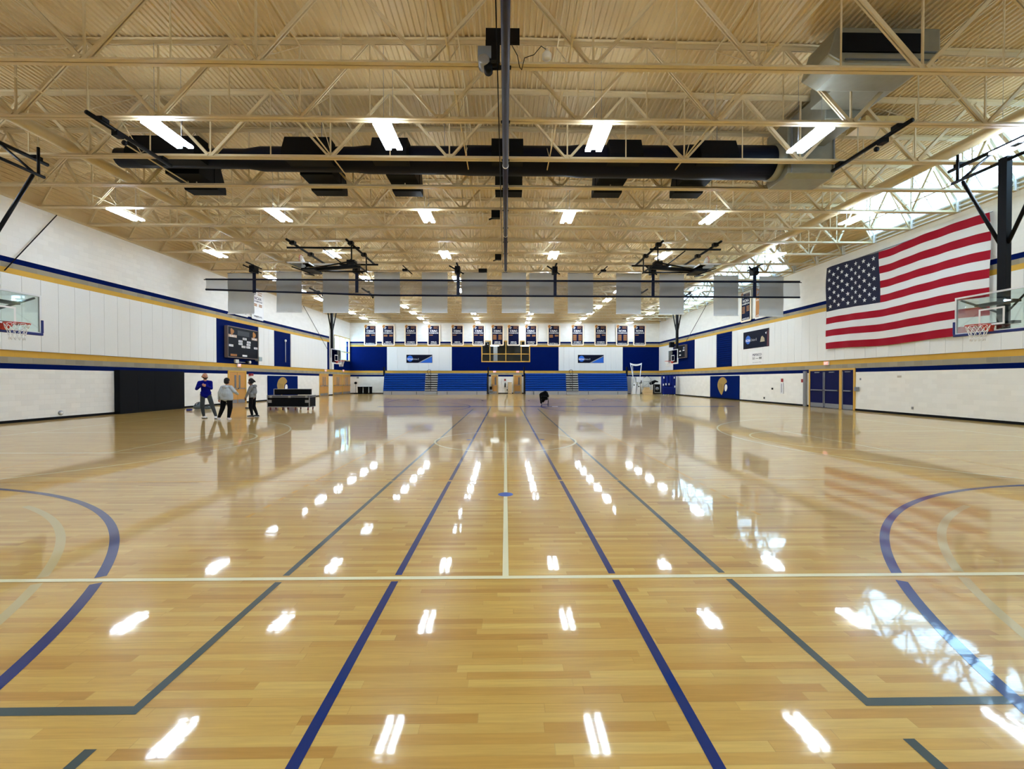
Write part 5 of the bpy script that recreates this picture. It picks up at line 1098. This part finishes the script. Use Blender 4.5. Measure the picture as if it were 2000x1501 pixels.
def figure(P,label):
    X0,Y0=P['at']; V=lambda p:Vector((X0+p[0],Y0+p[1],p[2]))
    t=thing('person',(X0,Y0,0),label,'person')
    hc=V(P['head']); f=Vector(P['face']).normalized(); r=Vector((0,0,1)).cross(f)  # r: to the person's left
    sh=[V(p) for p in P['sh']]; el=[V(p) for p in P['el']]; wr=[V(p) for p in P['wr']]; hp=[V(p) for p in P['hip']]; kn=[V(p) for p in P['kn']]; an=[V(p) for p in P['an']]
    nk=(sh[0]+sh[1])/2; pel=(hp[0]+hp[1])/2
    J=[(hc+Vector((0,0,.03))-f*.01,hc-Vector((0,0,.02))+f*.005,.092,.085),(hc+f*.02-Vector((0,0,.06)),hc+f*.045-Vector((0,0,.075)),.06,.045),
       (hc+f*.09-Vector((0,0,.015)),hc+f*.108-Vector((0,0,.03)),.010,.015),(hc+f*.02-Vector((0,0,.08)),nk,.056,.06),
       (hc+r*.088-Vector((0,0,.01)),hc+r*.09-Vector((0,0,.035)),.016,.012),(hc-r*.088-Vector((0,0,.01)),hc-r*.09-Vector((0,0,.035)),.016,.012),
       (sh[0]-Vector((0,0,.03)),sh[1]-Vector((0,0,.03)),.042,.042),(nk-Vector((0,0,.16)),pel+Vector((0,0,.15)),.095,.09,(1.2,.8)),(pel+Vector((0,0,.1)),pel,.09,.09)]
    for i in(0,1):
        J+=[(sh[i]-Vector((0,0,.03)),el[i],.044,.036),(el[i],wr[i],.036,.027),(hp[i],kn[i],.072,.05),(kn[i],an[i],.048,.034)]
        hand(J,wr[i],P['hd'][i],P['th'][i],P['cu'][i])
    blob('body',P['skin'],J,t,vox=.0075,sm=2)
    # eyes and mouth
    for s in(-1,1): MB().lathe(tuple(hc+f*.082+r*s*.032+Vector((0,0,.012))),[(.002,-.009),(.009,-.004),(.009,.004),(.002,.009)],10).build('eye',mat('eye_dark',(.02,.015,.01),.2) if 'eye_dark' not in bpy.data.materials else bpy.data.materials['eye_dark'],t)
    # hoodie
    w=P['w']; G_=[(sh[0]-Vector((0,0,.02)),sh[1]-Vector((0,0,.02)),.07,.07),(nk-Vector((0,0,.17)),pel+Vector((0,0,.2)),w*.86,w*.97,(1.0,.72))]
    for hz in(.13,.07,P.get('hem',.02)+.03): c0=pel+(hp[0]-pel)*1.0; G_+=[(pel+(hp[0]-pel).normalized()*w*.5+Vector((0,0,hz)),pel+(hp[1]-pel).normalized()*w*.5+Vector((0,0,hz)),w*.53,w*.53,(1,1))]
    for i in(0,1): G_+=[(nk+Vector((0,0,.035)),sh[i]+Vector((0,0,.0)),.055,.05)]
    for i in(0,1): G_+=[(sh[i]-Vector((0,0,.02)),el[i],.074*P['ws'],.058*P['ws']),(el[i],wr[i],.058*P['ws'],.042*P['ws'])]
    G_+=[(nk-f*.07+r*.05+Vector((0,0,.0)),nk-f*.09-r*.05+Vector((0,0,.0)),.07,.07),(nk-f*.08,nk-f*.1-Vector((0,0,.12)),.07,.04),(nk+r*.07+Vector((0,0,.03)),nk+f*.06-r*.0+Vector((0,0,.0)),.035,.035),(nk-r*.07+Vector((0,0,.03)),nk+f*.06,.035,.035)]
    blob('hoodie',P['top'],G_,t,vox=.013,sm=3)
    T_=[(hp[0]+Vector((0,0,.05)),hp[1]+Vector((0,0,.05)),w*.52,w*.52,(1,.9))]
    for i in(0,1): T_+=[(hp[i]+Vector((0,0,.02)),kn[i],w*.48,.078*P['ws']),(kn[i],an[i]+Vector((0,0,.02)),.078*P['ws'],.052*P['ws'])]
    blob('trousers',P['pants'],T_,t,vox=.013,sm=3)
    for i in(0,1):
        d=Vector(P['foot'][i]).normalized(); a=an[i]; g_=Vector((a.x,a.y,0)); lift=P.get('lift',(0,0))[i]
        o=blob('shoe',P['shoe'],[(g_-d*.06+Vector((0,0,.045+lift)),g_+d*.16+Vector((0,0,.038+lift*.2)),.045,.036),(g_+Vector((0,0,.05+lift)),a,.045,.04),(g_+d*.02+Vector((0,0,.05+lift)),g_+d*.1+Vector((0,0,.045+lift*.5)),.047,.042)],t,vox=.009,sm=2)
        m=MB(); pr=[]; n=16
        for k in range(n): aa=2*math.pi*k/n; pr.append(g_+d*(.05+.15*math.cos(aa))+Vector((-d.y,d.x,0))*(.046*math.sin(aa)))
        m.add([(p.x,p.y,.002) for p in pr]+[(p.x,p.y,.022) for p in pr],[tuple(range(n))[::-1],tuple(range(n,2*n))]+[(k,(k+1)%n,n+(k+1)%n,n+k) for k in range(n)]); m.build('sole',P['sole'],o)
    if P['hair']=='bald':
        blob('beard',BEARD,[(hc+f*.03+r*.06-Vector((0,0,.06)),hc+f*.06-Vector((0,0,.105)),.034,.04),(hc+f*.03-r*.06-Vector((0,0,.06)),hc+f*.06-Vector((0,0,.105)),.034,.04),(hc+f*.095-Vector((0,0,.058)),hc+f*.09-Vector((0,0,.06)),.014,.014)],t,vox=.008,sm=2)
        blob('cropped_hair',mat('stubble',srgb(120,88,72),.8),[(hc-f*.05+r*.05+Vector((0,0,-.02)),hc-f*.05-r*.05+Vector((0,0,-.02)),.058,.058)],t,vox=.01,sm=2)
    else:
        Hh=[(hc-f*.018+Vector((0,0,.035)),hc-f*.035-Vector((0,0,.03)),.102,.092),(hc-f*.03+r*.03-Vector((0,0,.05)),hc-f*.03-r*.03-Vector((0,0,.05)),.07,.07)]
        if P['hair']=='tail': Hh+=[(hc-f*.11+Vector((0,0,.0)),hc-f*.17-Vector((0,0,.07)),.045,.03)]
        else: Hh+=[(hc-f*.09-Vector((0,0,.06)),hc-f*.09-Vector((0,0,.07)),.04,.035)]
        blob('hair',HAIR,Hh,t,vox=.009,sm=2)
    return t
k=1.0
xA,yA=Fl(401,816.5)
figure(dict(at=(xA,yA),head=(.0,0,1.745),face=(.8,-.6,0),sh=[(-.165,-.09,1.50),(.145,.12,1.51)],el=[(-.225,-.17,1.22),(.24,.02,1.24)],wr=[(.05,-.26,1.375),(.17,-.16,1.33)],
 hd=[(.9,-.1,.1),(-.7,-.5,.25)],th=[(0,0,1),(0,0,1)],cu=[(.2,.8,-.2),(.2,.6,-.2)],hip=[(-.06,-.05,.93),(.11,.06,.93)],kn=[(-.05,-.1,.5),(.31,-.02,.5)],an=[(-.03,-.05,.1),(.5,-.1,.1)],foot=[(.95,-.3,0),(.5,-.85,0)],
 w=.185,ws=1.0,hem=-.03,skin=SKIN,top=mat('royal_hoodie',srgb(3,12,120),.85,spec=.15,bump=(7,.02,.1)),pants=mat('charcoal_pants',srgb(62,66,70),.9,spec=.15,bump=(8,.02,.1)),shoe=mat('white_shoe',srgb(228,230,235),.5),sole=BLKM,hair='bald'),
 'bald bearded person in royal blue hoodie standing with arms folded')
xB,yB=Fl(443.3,819.5)
figure(dict(at=(xB,yB),head=(0,.03,1.545),face=(.25,.97,0),sh=[(-.165,0,1.305),(.16,0,1.315)],el=[(-.27,-.02,1.08),(.28,.06,1.12)],wr=[(-.34,.05,.83),(.24,.3,1.02)],
 hd=[(-.15,.2,-1),(-.5,.7,.1)],th=[(.2,1,0),(0,0,1)],cu=[(.6,.6,-.3),(-.6,-.2,-.2)],hip=[(-.11,0,.86),(.1,0,.86)],kn=[(-.19,.03,.47),(.1,.04,.47)],an=[(-.31,0,.1),(.07,0,.1)],foot=[(-.5,.85,0),(-.15,1,0)],
 w=.235,ws=1.12,hem=-.03,skin=SKIN,top=mat('pale_grey_hoodie',srgb(176,188,202),.9,spec=.15,bump=(7,.03,.08)),pants=mat('black_pants',srgb(12,12,16),.85,spec=.15,bump=(8,.02,.15)),shoe=mat('pale_shoe',srgb(210,200,200),.6),sole=WHITE,hair='short'),
 'person in pale grey hoodie and black trousers seen from behind')
xC,yC=Fl(491.5,814)
figure(dict(at=(xC,yC),head=(-.03,0,1.53),face=(-.93,-.2,-.3),sh=[(.05,-.13,1.30),(.04,.14,1.30)],el=[(-.01,-.22,1.06),(.06,.2,1.06)],wr=[(-.10,-.22,.86),(-.02,.22,.84)],
 hd=[(-.25,0,-1),(-.2,0,-1)],th=[(-1,0,0),(-1,0,0)],cu=[(-.3,.4,-.3),(-.3,-.4,-.3)],hip=[(.04,-.09,.85),(.05,.09,.85)],kn=[(.0,-.08,.46),(.03,.1,.46)],an=[(.06,-.07,.1),(.14,.14,.1)],foot=[(-1,-.15,0),(-1,.1,0)],
 w=.175,ws=.98,hem=-.0,skin=SKIND,top=mat('mid_grey_hoodie',srgb(122,126,130),.9,spec=.15,bump=(7,.03,.08)),pants=bpy.data.materials['black_pants'],shoe=mat('black_shoe',srgb(20,20,24),.6),sole=WHITE,hair='tail'),
 'ponytailed person in grey hoodie standing side-on looking down')
